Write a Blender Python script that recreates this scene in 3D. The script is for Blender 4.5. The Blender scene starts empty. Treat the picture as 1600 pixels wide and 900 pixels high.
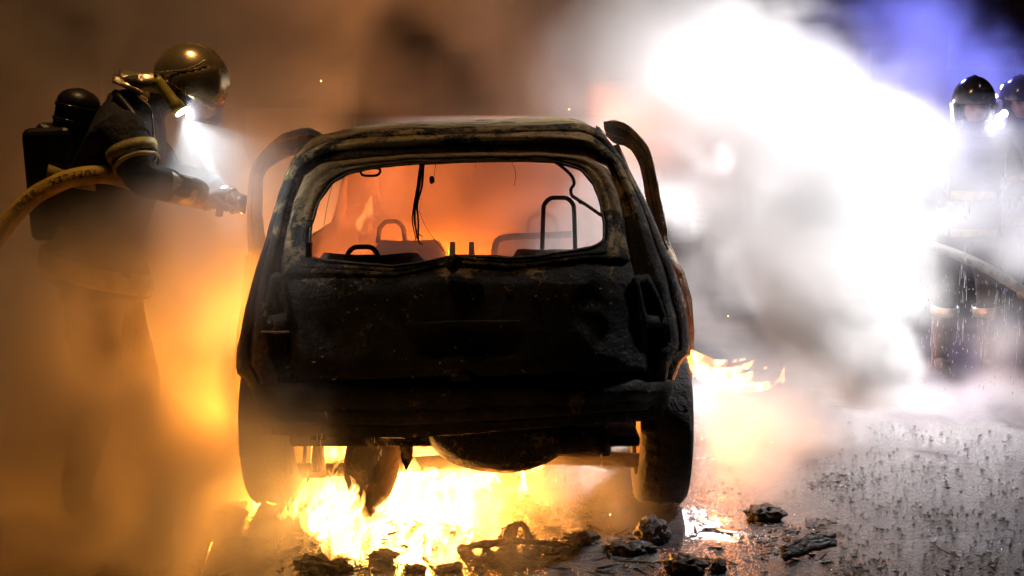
import bpy, bmesh, math, random
from mathutils import Vector, Matrix, noise
random.seed(7)
sc = bpy.context.scene
COL = sc.collection
PI = math.pi

# ------------------------------------------------------------------ camera
FPX = 50 / 36 * 1600
TILT = math.radians(7.16)
EYE = 1.58
cd = bpy.data.cameras.new('camera'); cam = bpy.data.objects.new('camera', cd); COL.objects.link(cam)
cam.location = (0, 0, EYE); cam.rotation_euler = (PI / 2 - TILT, 0, 0)
cd.lens = 50; cd.clip_end = 800; sc.camera = cam

# ------------------------------------------------------------------ world, exposure, lamps
w = bpy.data.worlds.new('World'); sc.world = w; w.use_nodes = True
wn = w.node_tree
sky = wn.nodes.new('ShaderNodeTexSky'); sky.sky_type = 'NISHITA'; sky.sun_disc = False
sky.sun_elevation = math.radians(-4); sky.sun_rotation = math.radians(200)
wn.links.new(sky.outputs[0], wn.nodes['Background'].inputs[0])
wn.nodes['Background'].inputs[1].default_value = 0.03
vs = sc.view_settings
vs.view_transform = 'Standard'; vs.look = 'None'; vs.exposure = 0; vs.gamma = 1; vs.use_curve_mapping = False
cy = sc.cycles
cy.volume_bounces = 1; cy.max_bounces = 7; cy.diffuse_bounces = 2; cy.glossy_bounces = 3
cy.transparent_max_bounces = 12; cy.use_adaptive_sampling = True; cy.adaptive_threshold = 0.02
cy.volume_step_rate = 1.6; cy.use_denoising = True; cy.sample_clamp_indirect = 6
cy.caustics_reflective = False; cy.caustics_refractive = False


def P(px, py, Y):
    """the point at distance Y in front of the photographer that is seen at px, py of the 1600 x 900 photo"""
    a = (px - 800) / FPX; b = (450 - py) / FPX
    d = Vector((a, math.cos(TILT) + b * math.sin(TILT), -math.sin(TILT) + b * math.cos(TILT)))
    return Vector((0, 0, EYE)) + d * (Y / d.y)


def G(px, py):
    """the point of the ground seen at px, py"""
    a = (px - 800) / FPX; b = (450 - py) / FPX
    d = Vector((a, math.cos(TILT) + b * math.sin(TILT), -math.sin(TILT) + b * math.cos(TILT)))
    return Vector((0, 0, EYE)) + d * (-EYE / d.z)


def lamp(name, loc, col, power, r=0.08, kind='POINT', aim=None, angle=40, blend=0.5, size=None):
    l = bpy.data.lights.new(name, kind); l.color = col; l.energy = power
    if kind == 'AREA':
        l.size = size or 0.5
    else:
        l.shadow_soft_size = r
    if kind == 'SPOT':
        l.spot_size = math.radians(angle); l.spot_blend = blend
    o = bpy.data.objects.new(name, l); o.location = loc; COL.objects.link(o)
    if aim is not None:
        o.rotation_euler = (Vector(aim) - Vector(loc)).to_track_quat('-Z', 'Y').to_euler()
    return o


FIRE = (1.0, 0.27, 0.03)
FIRE2 = (1.0, 0.40, 0.07)
lamp('fire_light_under', P(650, 745, 5.75), FIRE2, 200, 0.06)
lamp('fire_light_wheel', P(530, 780, 5.65), FIRE2, 18, 0.04)
lamp('fire_light_puddle', P(600, 800, 5.35), FIRE2, 26, 0.04)
lamp('fire_light_left', P(422, 640, 6.5), (1, .31, .03), 480, 0.08)
lamp('fire_light_bank', P(412, 700, 6.0), (1, .31, .03), 60, 0.05)
lamp('fire_light_axle', P(930, 775, 5.9), FIRE, 110, 0.05)
lamp('fill_light_scrap', P(780, 790, 5.4), FIRE, 16, 0.03)  # added orange fill to brighten the road, no flame burns at this spot
lamp('fire_light_steam', P(1135, 690, 6.1), FIRE, 10, 0.05)
lamp('fire_light_jet', P(1125, 588, 5.75), FIRE, 9, 0.05)
lamp('fire_light_engine', P(770, 385, 8.2), (1, .17, .008), 900, 0.1)
lamp('fire_light_cabin', P(700, 410, 7.3), (1, .17, .008), 230, 0.05)
lamp('fire_light_front', P(560, 500, 9.0), (1, .46, .17), 190, 0.12)
# fire crew's white floodlights behind the smoke, blue beacon, head torches, sodium street lamp
lamp('floodlight_beam', (1.65, 9.9, 1.6), (1, .96, .98), 560, 0.15, 'SPOT', (1.4, 7.0, .9), 150, 1)
lamp('floodlight_low', (4.2, 7.1, 3.4), (1, .97, .98), 1200, 0.12, 'SPOT', (2.0, 7.15, .9), 48, .9)
lamp('floodlight_back', (1.3, 9.1, 1.35), (1, .96, .98), 650, 0.12, 'SPOT', (1.5, 6.5, 1.0), 120, 1)
lamp('floodlight_side', (3.3, 7.3, 4.7), (1, .97, .98), 2300, 0.15, 'SPOT', (1.35, 7.1, 1.1), 56, .9)
lamp('beacon_light', (1.9, 12.6, 4.4), (.20, .22, 1), 4600, 0.2, 'SPOT', (4.4, 10.0, 3.15), 92, 1)
lamp('head_torch_beam', P(288, 182, 5.36), (.85, .95, 1), 420, 0.01, 'SPOT', P(362, 318, 5.45), 8, 0.7)
lamp('head_torch_spill', P(288, 182, 5.36), (.85, .93, 1), 34, 0.01, 'SPOT', P(362, 318, 5.45), 110, 1)
lamp('crew_torch_beam', P(1545, 166, 8.3), (.9, .93, 1), 32, 0.03, 'SPOT', (2.1, 3.9, 0), 30, .9)
lamp('street_lamp_light', (-1.2, 5.2, 6.2), (1, .58, .24), 330, 0.25)


# ------------------------------------------------------------------ helpers
def tag(o, label=None, cat=None, group=None, kind=None):
    if label: o['label'] = label
    if cat: o['category'] = cat
    if group: o['group'] = group
    if kind: o['kind'] = kind
    return o


def link(name, me, mat=None, parent=None, smooth=True):
    o = bpy.data.objects.new(name, me); COL.objects.link(o)
    if mat: me.materials.append(mat)
    if parent: o.parent = parent
    if smooth:
        for p in me.polygons: p.use_smooth = True
    return o


def mesh(name, verts, faces, mat=None, parent=None, smooth=True):
    me = bpy.data.meshes.new(name)
    me.from_pydata([tuple(v) for v in verts], [], faces); me.validate(); me.update()
    return link(name, me, mat, parent, smooth)


def empty(name, loc=(0, 0, 0)):
    o = bpy.data.objects.new(name, None); o.location = loc; COL.objects.link(o); return o


def keep(o, parent):
    """parent without moving it"""
    bpy.context.view_layer.update()
    o.parent = parent; o.matrix_parent_inverse = parent.matrix_world.inverted(); return o


def solid(o, t, off=0, bev=0):
    m = o.modifiers.new('solid', 'SOLIDIFY'); m.thickness = t; m.offset = off
    if bev:
        b = o.modifiers.new('bev', 'BEVEL'); b.width = bev; b.segments = 2; b.limit_method = 'ANGLE'
    return o


def subd(o, n=1):
    m = o.modifiers.new('sub', 'SUBSURF'); m.levels = n; m.render_levels = n; return o


def spline(pts, n):
    """Catmull-Rom through pts (Vectors), n samples a span"""
    pts = [Vector(p) for p in pts]; q = [pts[0] * 2 - pts[1]] + pts + [pts[-1] * 2 - pts[-2]]
    out = []
    for i in range(1, len(q) - 2):
        a, b, c, d = q[i - 1:i + 3]
        for k in range(n):
            t = k / n
            out.append(.5 * ((2 * b) + (c - a) * t + (2 * a - 5 * b + 4 * c - d) * t * t + (3 * b - a - 3 * c + d) * t ** 3))
    out.append(pts[-1]); return out


def tube_data(pts, r, seg=10, cap=True):
    """verts, faces of a tube along pts; r is a number or a list"""
    V = []; Fc = []; n = len(pts); pts = [Vector(p) for p in pts]
    rr = r if isinstance(r, (list, tuple)) else [r] * n
    if len(rr) != n:
        rr = [rr[min(len(rr) - 1, int(i / (n - 1) * (len(rr) - 1)))] * (1 - (i / (n - 1) * (len(rr) - 1)) % 1) + rr[min(len(rr) - 1, int(i / (n - 1) * (len(rr) - 1)) + 1)] * ((i / (n - 1) * (len(rr) - 1)) % 1) for i in range(n)]
    up = None
    for i, p in enumerate(pts):
        t = (pts[min(i + 1, n - 1)] - pts[max(i - 1, 0)]).normalized()
        if up is None:
            up = t.orthogonal().normalized()
        up = (up - t * up.dot(t)).normalized(); sd = t.cross(up)
        for k in range(seg):
            a = 2 * PI * k / seg
            V.append(p + (up * math.cos(a) + sd * math.sin(a)) * rr[i])
    for i in range(n - 1):
        for k in range(seg):
            a = i * seg + k; b = i * seg + (k + 1) % seg
            Fc.append((a, b, b + seg, a + seg))
    if cap:
        Fc.append(tuple(reversed(range(seg)))); Fc.append(tuple(range((n - 1) * seg, n * seg)))
    return V, Fc


def tube(name, pts, r, mat, parent=None, seg=10, smooth_n=0):
    if smooth_n: pts = spline(pts, smooth_n)
    V, Fc = tube_data(pts, r, seg)
    return mesh(name, V, Fc, mat, parent)


def merge(parts):
    V = []; Fc = []
    for v, f in parts:
        b = len(V); V += list(v); Fc += [tuple(i + b for i in q) for q in f]
    return V, Fc


def box_data(c, s, rot=None, jit=0):
    c = Vector(c); R = rot or Matrix.Identity(3); V = []
    for x in (-.5, .5):
        for y in (-.5, .5):
            for z in (-.5, .5):
                v = Vector((x * s[0], y * s[1], z * s[2]))
                if jit: v += Vector([random.uniform(-jit, jit) for _ in range(3)])
                V.append(c + R @ v)
    return V, [(0, 1, 3, 2), (4, 6, 7, 5), (0, 4, 5, 1), (2, 3, 7, 6), (0, 2, 6, 4), (1, 5, 7, 3)]


def boxo(name, c, s, mat, parent=None, rot=None, bev=.01, jit=0):
    V, Fc = box_data(c, s, rot, jit); o = mesh(name, V, Fc, mat, parent, False)
    if bev:
        b = o.modifiers.new('bev', 'BEVEL'); b.width = bev; b.segments = 3
    return o


def grid(rows, close=False):
    """rows: list of equal-length point lists"""
    n = len(rows[0]); V = [p for r in rows for p in r]; Fc = []
    for i in range(len(rows) - 1):
        for j in range(n if close else n - 1):
            k = (j + 1) % n
            Fc.append((i * n + j, i * n + k, (i + 1) * n + k, (i + 1) * n + j))
    return V, Fc


def jitter(V, amp, sc_=6, seed=0):
    """dents and warps"""
    out = []
    for v in V:
        q = Vector(v) * sc_ + Vector((seed, seed * 2, 0))
        out.append(Vector(v) + amp * noise.noise_vector(q) + amp * .35 * noise.noise_vector(q * 3.3))
    return out


# ------------------------------------------------------------------ materials
def material(name):
    m = bpy.data.materials.new(name); m.use_nodes = True
    return m, m.node_tree, m.node_tree.nodes['Principled BSDF']


def surf(name, col, rough=.6, metal=0, col2=None, nscale=8, bump=.2, bscale=40, lo=.45, hi=.6, rough2=None, coat=0, detail=6):
    m, nt, b = material(name); N = nt.nodes.new; L = nt.links.new
    tc = N('ShaderNodeTexCoord')
    nz = N('ShaderNodeTexNoise'); nz.inputs['Scale'].default_value = nscale; nz.inputs['Detail'].default_value = detail; nz.inputs['Roughness'].default_value = .65
    L(tc.outputs['Object'], nz.inputs['Vector'])
    mr = N('ShaderNodeMapRange'); mr.inputs[1].default_value = lo; mr.inputs[2].default_value = hi; L(nz.outputs[0], mr.inputs[0])
    mx = N('ShaderNodeMix'); mx.data_type = 'RGBA'; mx.inputs[6].default_value = (*col, 1); mx.inputs[7].default_value = (*(col2 or [c * .7 for c in col]), 1)
    L(mr.outputs[0], mx.inputs[0]); L(mx.outputs[2], b.inputs['Base Color'])
    b.inputs['Metallic'].default_value = metal
    r = N('ShaderNodeMapRange'); r.inputs[3].default_value = rough; r.inputs[4].default_value = rough if rough2 is None else rough2
    L(mr.outputs[0], r.inputs[0]); L(r.outputs[0], b.inputs['Roughness'])
    if coat: b.inputs['Coat Weight'].default_value = coat
    if bump:
        n2 = N('ShaderNodeTexNoise'); n2.inputs['Scale'].default_value = bscale; n2.inputs['Detail'].default_value = 5
        L(tc.outputs['Object'], n2.inputs['Vector'])
        ad = N('ShaderNodeMath'); ad.operation = 'ADD'; L(n2.outputs[0], ad.inputs[0]); L(mr.outputs[0], ad.inputs[1])
        bp = N('ShaderNodeBump'); bp.inputs['Strength'].default_value = bump; bp.inputs['Distance'].default_value = .01
        L(ad.outputs[0], bp.inputs['Height']); L(bp.outputs[0], b.inputs['Normal'])
    return m


def charred(name, zlo, zhi, amt, black=(.012, .010, .008), ash=(.30, .22, .11), rust=(.10, .045, .02)):
    """burnt sheet steel: black soot with blistered pale ash patches, more of them above zlo..zhi"""
    m, nt, b = material(name); N = nt.nodes.new; L = nt.links.new
    ge = N('ShaderNodeNewGeometry'); sp = N('ShaderNodeSeparateXYZ'); L(ge.outputs['Position'], sp.inputs[0])
    def nz(s, d=8, r=.7, dist=.4):
        n = N('ShaderNodeTexNoise'); n.inputs['Scale'].default_value = s; n.inputs['Detail'].default_value = d
        n.inputs['Roughness'].default_value = r; n.inputs['Distortion'].default_value = dist; L(ge.outputs['Position'], n.inputs['Vector']); return n.outputs[0]
    def mr(s, a, c, d=0, e=1):
        n = N('ShaderNodeMapRange'); n.inputs[1].default_value = a; n.inputs[2].default_value = c; n.inputs[3].default_value = d; n.inputs[4].default_value = e; L(s, n.inputs[0]); return n.outputs[0]
    def mt(op, a, c, cl=False):
        n = N('ShaderNodeMath'); n.operation = op; n.use_clamp = cl
        for i, s in enumerate((a, c)):
            if isinstance(s, bpy.types.NodeSocket): L(s, n.inputs[i])
            else: n.inputs[i].default_value = s
        return n.outputs[0]
    def mix(f, a, c):
        n = N('ShaderNodeMix'); n.data_type = 'RGBA'; L(f, n.inputs[0])
        for i, s in ((6, a), (7, c)):
            if isinstance(s, bpy.types.NodeSocket): L(s, n.inputs[i])
            else: n.inputs[i].default_value = (*s, 1)
        return n.outputs[2]
    h = mr(sp.outputs[2], zlo, zhi, -amt, amt)
    a = mt('ADD', mt('ADD', mt('ADD', mt('MULTIPLY', nz(4.2, 6, .6, 1.0), 1.35), mt('MULTIPLY', nz(17, 6, .8, 1.2), .75)), mt('MULTIPLY', nz(55, 4, .7), .45)), h)
    f = mr(a, 1.28, 1.40)
    spk = mr(nz(60, 5, .7, .8), .56, .66)          # soot flecks left on the ash
    f = mt('MULTIPLY', f, mt('SUBTRACT', 1.0, mt('MULTIPLY', spk, .85)))
    tone = mr(nz(6, 6), .35, .7)
    ashc = mix(tone, ash, tuple(c * .45 for c in ash))
    base = mix(mr(nz(9), .55, .7), black, rust)
    base = mix(mr(nz(2.1), .4, .6), black, base)
    L(mix(f, base, ashc), b.inputs['Base Color'])
    L(mr(nz(5, 4), .4, .62, .5, .9), b.inputs['Roughness']); b.inputs['Specular IOR Level'].default_value = .28
    b.inputs['Metallic'].default_value = .15
    bp = N('ShaderNodeBump'); bp.inputs['Strength'].default_value = .9; bp.inputs['Distance'].default_value = .02
    L(mt('ADD', mt('MULTIPLY', f, .5), mt('ADD', nz(38, 6, .7), mt('MULTIPLY', spk, .3))), bp.inputs['Height']); L(bp.outputs[0], b.inputs['Normal'])
    return m


def emit(name, col, s):
    m = bpy.data.materials.new(name); m.use_nodes = True; nt = m.node_tree; nt.nodes.clear()
    o = nt.nodes.new('ShaderNodeOutputMaterial'); e = nt.nodes.new('ShaderNodeEmission')
    e.inputs[0].default_value = (*col, 1); e.inputs[1].default_value = s; nt.links.new(e.outputs[0], o.inputs[0]); return m


M_BODY = charred('burnt steel', 1.05, 1.50, .15, ash=(.38, .28, .13))
M_GATE = charred('burnt tailgate steel', 0.80, 1.36, .24, black=(.006, .005, .004), rust=(.03, .014, .008))
M_BLACK = charred('sooty steel', 2.0, 3.0, .12, black=(.005, .0045, .004), rust=(.02, .011, .007))
M_ROOF = charred('ash covered roof', 1.15, 1.5, .15, ash=(.42, .33, .17))
M_FRAME = surf('scorched door frame', (.045, .03, .022), .55, .3, (.13, .085, .05), 7, .4, 50)
M_TYRE = surf('burnt tyre rubber', (.006, .005, .005), .85, 0, (.018, .014, .011), 12, .6, 60)
M_RIM = surf('burnt wheel steel', (.06, .045, .035), .6, .5, (.14, .09, .05), 10, .4)
M_SEAT = surf('bare seat frame steel', (.05, .035, .028), .6, .3, (.11, .07, .045), 10, .3)
M_HOOP = surf('headrest hoop steel', (.012, .01, .009), .5, .4, (.03, .02, .015), 14, .2)
M_WIRE = surf('melted wiring', (.01, .009, .008), .6, 0, (.03, .022, .015), 40, .5)
M_COAT = surf('dark turnout cloth', (.016, .015, .018), .75, 0, (.03, .027, .028), 9, .5, 26)
M_STRIPE = surf('reflective stripe', (.52, .40, .09), .42, 0, (.26, .20, .06), 16, .25, 30)
M_SILVER = surf('silver reflective stripe', (.5, .48, .42), .3, .3, (.3, .28, .25), 20, .3, 30)
M_HELM = surf('tarnished metallic helmet', (.78, .60, .30), .22, .75, (.46, .33, .15), 6, .06, 20, rough2=.36)
M_HELMD = surf('dark glossy helmet', (.05, .045, .05), .12, .7, (.10, .09, .09), 6, .05, 20, rough2=.3)
M_FOIL = surf('aluminised neck cape', (.60, .50, .33), .28, .85, (.42, .33, .2), 10, .5, 14)
M_TORCH = surf('yellow torch plastic', (.55, .45, .05), .35, 0, (.42, .33, .04), 12, .05)
M_HOSE = surf('yellow rubber hose', (.72, .42, .03), .5, 0, (.42, .20, .02), 9, .35, 55)
M_INK = surf('black hose lettering', (.03, .02, .012), .6, 0, (.06, .035, .015), 20, 0)
M_CYL = surf('dark air cylinder paint', (.02, .018, .017), .38, .2, (.035, .03, .025), 12, .1)
M_GLINT = surf('pale glint fleck', (.32, .29, .24), .5, .2, (.15, .12, .1), 30, 0)
M_STEEL = surf('worn steel', (.35, .32, .28), .3, .9, (.18, .15, .12), 14, .1)
M_GLOVE = surf('black leather glove', (.02, .018, .016), .5, 0, (.045, .035, .03), 30, .4)
M_SKIN = surf('skin', (.45, .24, .17), .5, 0, (.38, .19, .13), 20, .05)
M_DEBRIS = surf('charred debris', (.010, .009, .008), .55, 0, (.035, .022, .014), 14, .8, 40)
M_BUILD = surf('night facade render', (.16, .12, .09), .8, 0, (.11, .085, .06), 3, .3, 20)
M_SHUT = surf('roller shutter', (.14, .11, .09), .5, .4, (.10, .08, .06), 5, .1)
M_DARKB = surf('dark facade', (.03, .03, .045), .8, 0, (.05, .045, .06), 3, .3, 20)
M_WIN = surf('dark window glass', (.02, .02, .03), .08, 0, (.02, .02, .03), 3, 0)
M_LED = emit('lamp lens', (.92, .96, 1), 5)
M_TORCHL = emit('torch lens', (.88, .96, 1), 90)
M_WARMGL = emit('warm glint glow', (1, .72, .35), 14)
M_BLUEL = emit('blue beacon lens', (.1, .15, 1), 40)

mv = bpy.data.materials.new('tinted visor'); mv.use_nodes = True
bv = mv.node_tree.nodes['Principled BSDF']; bv.inputs['Base Color'].default_value = (.55, .5, .55, 1); bv.inputs['Roughness'].default_value = .08
bv.inputs['Alpha'].default_value = .35; bv.inputs['IOR'].default_value = 1.5
M_VISOR = mv
mw = bpy.data.materials.new('water'); mw.use_nodes = True
bw = mw.node_tree.nodes['Principled BSDF']; bw.inputs['Base Color'].default_value = (.9, .9, .95, 1); bw.inputs['Roughness'].default_value = .05
bw.inputs['Specular IOR Level'].default_value = 1; bw.inputs['Metallic'].default_value = .35; bw.inputs['Alpha'].default_value = .75
M_WATER = mw


def road_mat():
    m, nt, b = material('wet asphalt'); N = nt.nodes.new; L = nt.links.new
    ge = N('ShaderNodeNewGeometry')
    def nz(s, d=4, r=.6, dist=0):
        n = N('ShaderNodeTexNoise'); n.inputs['Scale'].default_value = s; n.inputs['Detail'].default_value = d; n.inputs['Roughness'].default_value = r
        n.inputs['Distortion'].default_value = dist; L(ge.outputs['Position'], n.inputs['Vector']); return n.outputs[0]
    def mr(s, a, c, d=0, e=1):
        n = N('ShaderNodeMapRange'); n.inputs[1].default_value = a; n.inputs[2].default_value = c; n.inputs[3].default_value = d; n.inputs[4].default_value = e; L(s, n.inputs[0]); return n.outputs[0]
    def mt(op, a, c):
        n = N('ShaderNodeMath'); n.operation = op
        for i, s in enumerate((a, c)):
            if isinstance(s, bpy.types.NodeSocket): L(s, n.inputs[i])
            else: n.inputs[i].default_value = s
        return n.outputs[0]
    ramp = N('ShaderNodeMix'); ramp.data_type = 'RGBA'; ramp.inputs[6].default_value = (.022, .021, .022, 1); ramp.inputs[7].default_value = (.085, .083, .088, 1)
    L(mt('MULTIPLY', nz(30, 5), mr(nz(1.6, 6, .7), .35, .6, .25, 1.3)), ramp.inputs[0]); L(ramp.outputs[2], b.inputs['Base Color'])
    pud = mr(nz(1.1, 5, .55, .6), .50, .60)      # puddles
    L(mr(pud, 0, 1, .16, .10), b.inputs['Roughness'])
    b.inputs['Specular IOR Level'].default_value = .8
    vo = N('ShaderNodeTexVoronoi'); vo.inputs['Scale'].default_value = 95; L(ge.outputs['Position'], vo.inputs['Vector'])
    h = mt('ADD', mt('MULTIPLY', vo.outputs['Distance'], 1.0), mt('ADD', mt('MULTIPLY', nz(210, 2), .6), mt('MULTIPLY', nz(14, 3), 1.6)))
    h = mt('MULTIPLY', h, mr(pud, 0, 1, 1, .10))
    bp = N('ShaderNodeBump'); bp.inputs['Strength'].default_value = 1; bp.inputs['Distance'].default_value = .007
    L(h, bp.inputs['Height']); L(bp.outputs[0], b.inputs['Normal'])
    return m


# ------------------------------------------------------------------ setting
road = mesh('road', [(-150, -20, 0), (150, -20, 0), (150, 280, 0), (-150, 280, 0)], [(0, 1, 2, 3)], road_mat(), None, False)
tag(road, kind='structure')


def facade(name, c, s, wall, win, nx, nz_, label, ww=.9, wh=1.3, bottom=1.2, shutter=False):
    root = empty(name, (c[0], c[1], 0)); tag(root, label, 'building')
    def ch(o): return keep(o, root)
    ch(boxo('wall', (c[0], c[1] + s[1] / 2, s[2] / 2), s, wall, None, bev=0))
    ch(boxo('cornice', (c[0], c[1] - .08, s[2] + .1), (s[0] + .3, .4, .22), wall, None, bev=.02))
    for i in range(nx):
        for k in range(nz_):
            x = c[0] - s[0] / 2 + s[0] * (i + .5) / nx; z = bottom + k * 2.8 + wh / 2
            f = boxo('window', (x, c[1] - .03, z), (ww + .16, .1, wh + .16), wall, None, bev=.01); ch(f)
            p = boxo('pane', (x, c[1] - .085, z), (ww, .02, wh), win, None, bev=0); keep(p, f)
            q = boxo('sill', (x, c[1] - .13, z - wh / 2 - .1), (ww + .3, .16, .06), wall, None, bev=.01); keep(q, f)
    if shutter:
        V = []; n = 60
        x0 = c[0] + s[0] / 2 - 3.6; x1 = c[0] + s[0] / 2 - .3
        rows = []
        for k in (0, 1):
            rows.append([Vector((x0 + (x1 - x0) * j / n, c[1] - .13 - .03 * (j % 2), .05 + k * 2.25)) for j in range(n + 1)])
        V, Fc = grid(rows); o = mesh('garage_door', V, Fc, M_SHUT, None, False); ch(o)
        l = boxo('door_lintel', ((x0 + x1) / 2, c[1] - .12, 2.40), (3.5, .16, .14), M_SHUT, None); ch(l)
    return root


facade('building', (-7.9, 11.5), (8.0, 5, 7.5), M_BUILD, M_WIN, 4, 2, 'pale rendered building with a ribbed garage door behind the smoke on the left', bottom=3.3, shutter=True)
facade('building', (6.5, 24), (36, 6, 9), M_DARKB, M_WIN, 15, 3, 'dark unlit building standing in the blue haze on the right', bottom=1.2)

# ------------------------------------------------------------------ burning car
car = empty('burning_car', (-.17, 6.8, 0))
tag(car, 'burnt out black hatchback seen from behind with flames under it and its rear window gone', 'car')


def depth(px, py):
    """how far the rear end of the car is at each spot of its outline"""
    t = [(200, 5.44), (245, 5.33), (400, 5.02), (440, 4.97), (560, 4.92), (680, 4.95)]
    for (a, ya), (b, yb) in zip(t, t[1:]):
        if py <= b or b == 680:
            k = max(0, min(1, (py - a) / (b - a))); base = ya + (yb - ya) * k; break
    c = abs(px - 725) / 350
    return base + .36 * c ** 3.2


def polar(poly, cx, cy, n):
    """outline resampled by angle about its centre"""
    out = []
    m = len(poly)
    for i in range(n):
        a = 2 * PI * i / n; dx, dy = math.cos(a), math.sin(a); best = None
        for j in range(m):
            (x0, y0), (x1, y1) = poly[j], poly[(j + 1) % m]
            ex, ey = x1 - x0, y1 - y0; den = dx * ey - dy * ex
            if abs(den) < 1e-9: continue
            t = ((x0 - cx) * ey - (y0 - cy) * ex) / den; u = ((x0 - cx) * dy - (y0 - cy) * dx) / den
            if t > 0 and -1e-6 <= u <= 1 + 1e-6 and (best is None or t > best): best = t
        out.append((cx + dx * best, cy + dy * best))
    return out


def smoothpoly(p, k=2):
    for _ in range(k):
        q = []
        for i in range(len(p)):
            a, b = p[i], p[(i + 1) % len(p)]
            q += [(a[0] * .75 + b[0] * .25, a[1] * .75 + b[1] * .25), (a[0] * .25 + b[0] * .75, a[1] * .25 + b[1] * .75)]
        p = q
    return p


def ring(name, outer, inner, centre, prof, mat, parent, n=220, t=.02, amp=.004, seed=0, dfun=depth):
    """band between two outlines; prof = [(0..1 across, metres towards the viewer), ...]"""
    A = polar(outer, *centre, n); B = polar(inner, *centre, n); rows = []
    for k, dz in prof:
        row = []
        for (ax, ay), (bx, by) in zip(A, B):
            px = ax + (bx - ax) * k; py = ay + (by - ay) * k
            row.append(P(px, py, dfun(px, py) - dz))
        rows.append(row)
    V, Fc = grid(rows, True); V = jitter(V, amp, 9, seed)
    o = mesh(name, V, Fc, mat); solid(o, t, 0); keep(o, parent); return o


SIL = [(415, 676), (405, 645), (396, 612), (384, 590), (371, 582), (374, 545), (386, 480), (404, 420), (419, 370), (431, 325), (447, 275), (464, 243), (482, 226), (500, 213),
       (560, 208), (640, 204), (720, 202), (800, 200), (880, 197), (912, 197), (932, 204), (952, 224), (976, 258), (1000, 302), (1022, 350), (1045, 408), (1062, 455), (1073, 500),
       (1078, 552), (1064, 563), (1052, 590), (1040, 625), (1030, 652), (950, 658), (850, 665), (700, 677), (620, 682), (500, 680)]
GOUT = [(437, 440), (439, 400), (446, 358), (457, 312), (472, 272), (500, 253), (560, 246), (640, 240), (730, 237), (850, 237), (915, 242), (950, 259), (968, 300), (978, 342), (984, 392),
        (992, 440), (1002, 500), (1010, 560), (1017, 600), (800, 610), (600, 614), (464, 612), (456, 545), (444, 480)]
WOUT = [(441, 432), (443, 400), (450, 358), (461, 314), (475, 276), (503, 257), (560, 250), (640, 244), (730, 241), (850, 241), (912, 246), (947, 263), (964, 302), (974, 342), (980, 390),
        (984, 408), (930, 404), (880, 412), (800, 422), (750, 416), (710, 413), (670, 419), (620, 434), (560, 432), (500, 430)]
WIN = [(486, 404), (483, 385), (486, 352), (498, 315), (518, 285), (548, 269), (600, 260), (660, 255), (730, 252), (820, 251), (870, 253), (908, 264), (928, 288), (939, 320), (944, 350),
       (944, 376), (928, 386), (890, 393), (845, 400), (795, 403), (750, 401), (712, 400), (690, 404), (650, 412), (612, 416), (560, 412), (520, 408)]

# body shell: rear end band, then sides and roof
shell = ring('body', SIL, GOUT, (725, 420), [(0, -.03), (.07, -.004), (.18, .006), (.22, -.006), (.26, -.006), (.34, .026), (.56, .032), (.62, -.004), (.7, -.02), (.86, -.008), (.92, -.02), (1, -.05)], M_BODY, car, 260, .015, .004, 1)
S = polar(smoothpoly(SIL, 1), 725, 420, 200)
rows = []; NS = 46
SP = [P(x, y, depth(x, y) + .03) for x, y in S]
cx0 = P(725, 420, 5.2).x
for s in range(NS + 1):
    t = s / NS; row = []
    for v in SP:
        Y = v.y + (8.85 - v.y) * t; z = v.z; x = v.x
        if v.z > .95:                                    # glasshouse and roof
            z = v.z + .018 * math.sin(min(1, t * 2.2) * PI / 2) * max(0, (v.z - .95) / .5)
            top = 1.6 if Y < 7.3 else 1.52 - (Y - 7.3) * .72 if Y < 8.05 else .98 - (Y - 8.05) * .14
            z = min(z, max(top, .86)) if z > top else z
        else:
            x = cx0 + (x - cx0) * (1 - .012 * math.sin(PI * min(1, t * 1.3)))
        if t > .8: x = cx0 + (x - cx0) * (1 - .35 * (t - .8) ** 1.2)
        row.append(Vector((x, Y, z)))
    rows.append(row)
n = len(SP); V = [p for r in rows for p in r]; Fc = []
for i in range(NS):
    for j in range(n):
        k = (j + 1) % n; ids = (i * n + j, i * n + k, (i + 1) * n + k, (i + 1) * n + j)
        c = sum((V[q] for q in ids), Vector()) / 4; side = abs(c.x - cx0)
        if c.z < .42 and side < .62: continue                                              # open underneath
        if c.z < .62 and (c.y - 5.62) ** 2 + (c.z - .3) ** 2 < .36 ** 2: continue          # wheel arches
        if c.z < .66 and (c.y - 8.1) ** 2 + (c.z - .3) ** 2 < .37 ** 2: continue
        if 1.0 < c.z < 1.395 and side > .35 and 5.62 < c.y < 7.55: continue     # side windows
        if c.y > 7.42 and c.z > .99 and side < .55: continue                                   # windscreen
        Fc.append(ids)
o = mesh('side_and_roof', jitter(V, .006, 4, 3), Fc, M_ROOF); solid(o, .012); keep(o, car)
o = boxo('floor_pan', (cx0, 6.9, .36), (1.3, 3.5, .04), M_BLACK); keep(o, car)
o = boxo('dashboard', (cx0, 7.75, .92), (1.3, .35, .16), M_SEAT, bev=.05); keep(o, car)

# roof lip under the edge, blistered paint ridge
rim = tube('roof_lip', [P(x, y, depth(x, y) - .03) for x, y in [(476, 247), (500, 236), (560, 226), (640, 220), (730, 217), (820, 215), (890, 217), (925, 225), (938, 236)]], .012, M_ROOF, None, 8, 6)
rim.data.transform(Matrix.Identity(4)); keep(rim, car)
# torn strip on the roof
V, Fc = grid([[P(808, 207, 5.7), P(830, 204, 5.7), P(866, 203, 5.7)], [P(808, 210, 5.6), P(830, 208, 5.62), P(866, 208, 5.6)]])
o = mesh('torn_trim', jitter([v + Vector((0, 0, .012)) for v in V], .01, 30), Fc, M_BLACK); solid(o, .012); keep(o, car)

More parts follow.
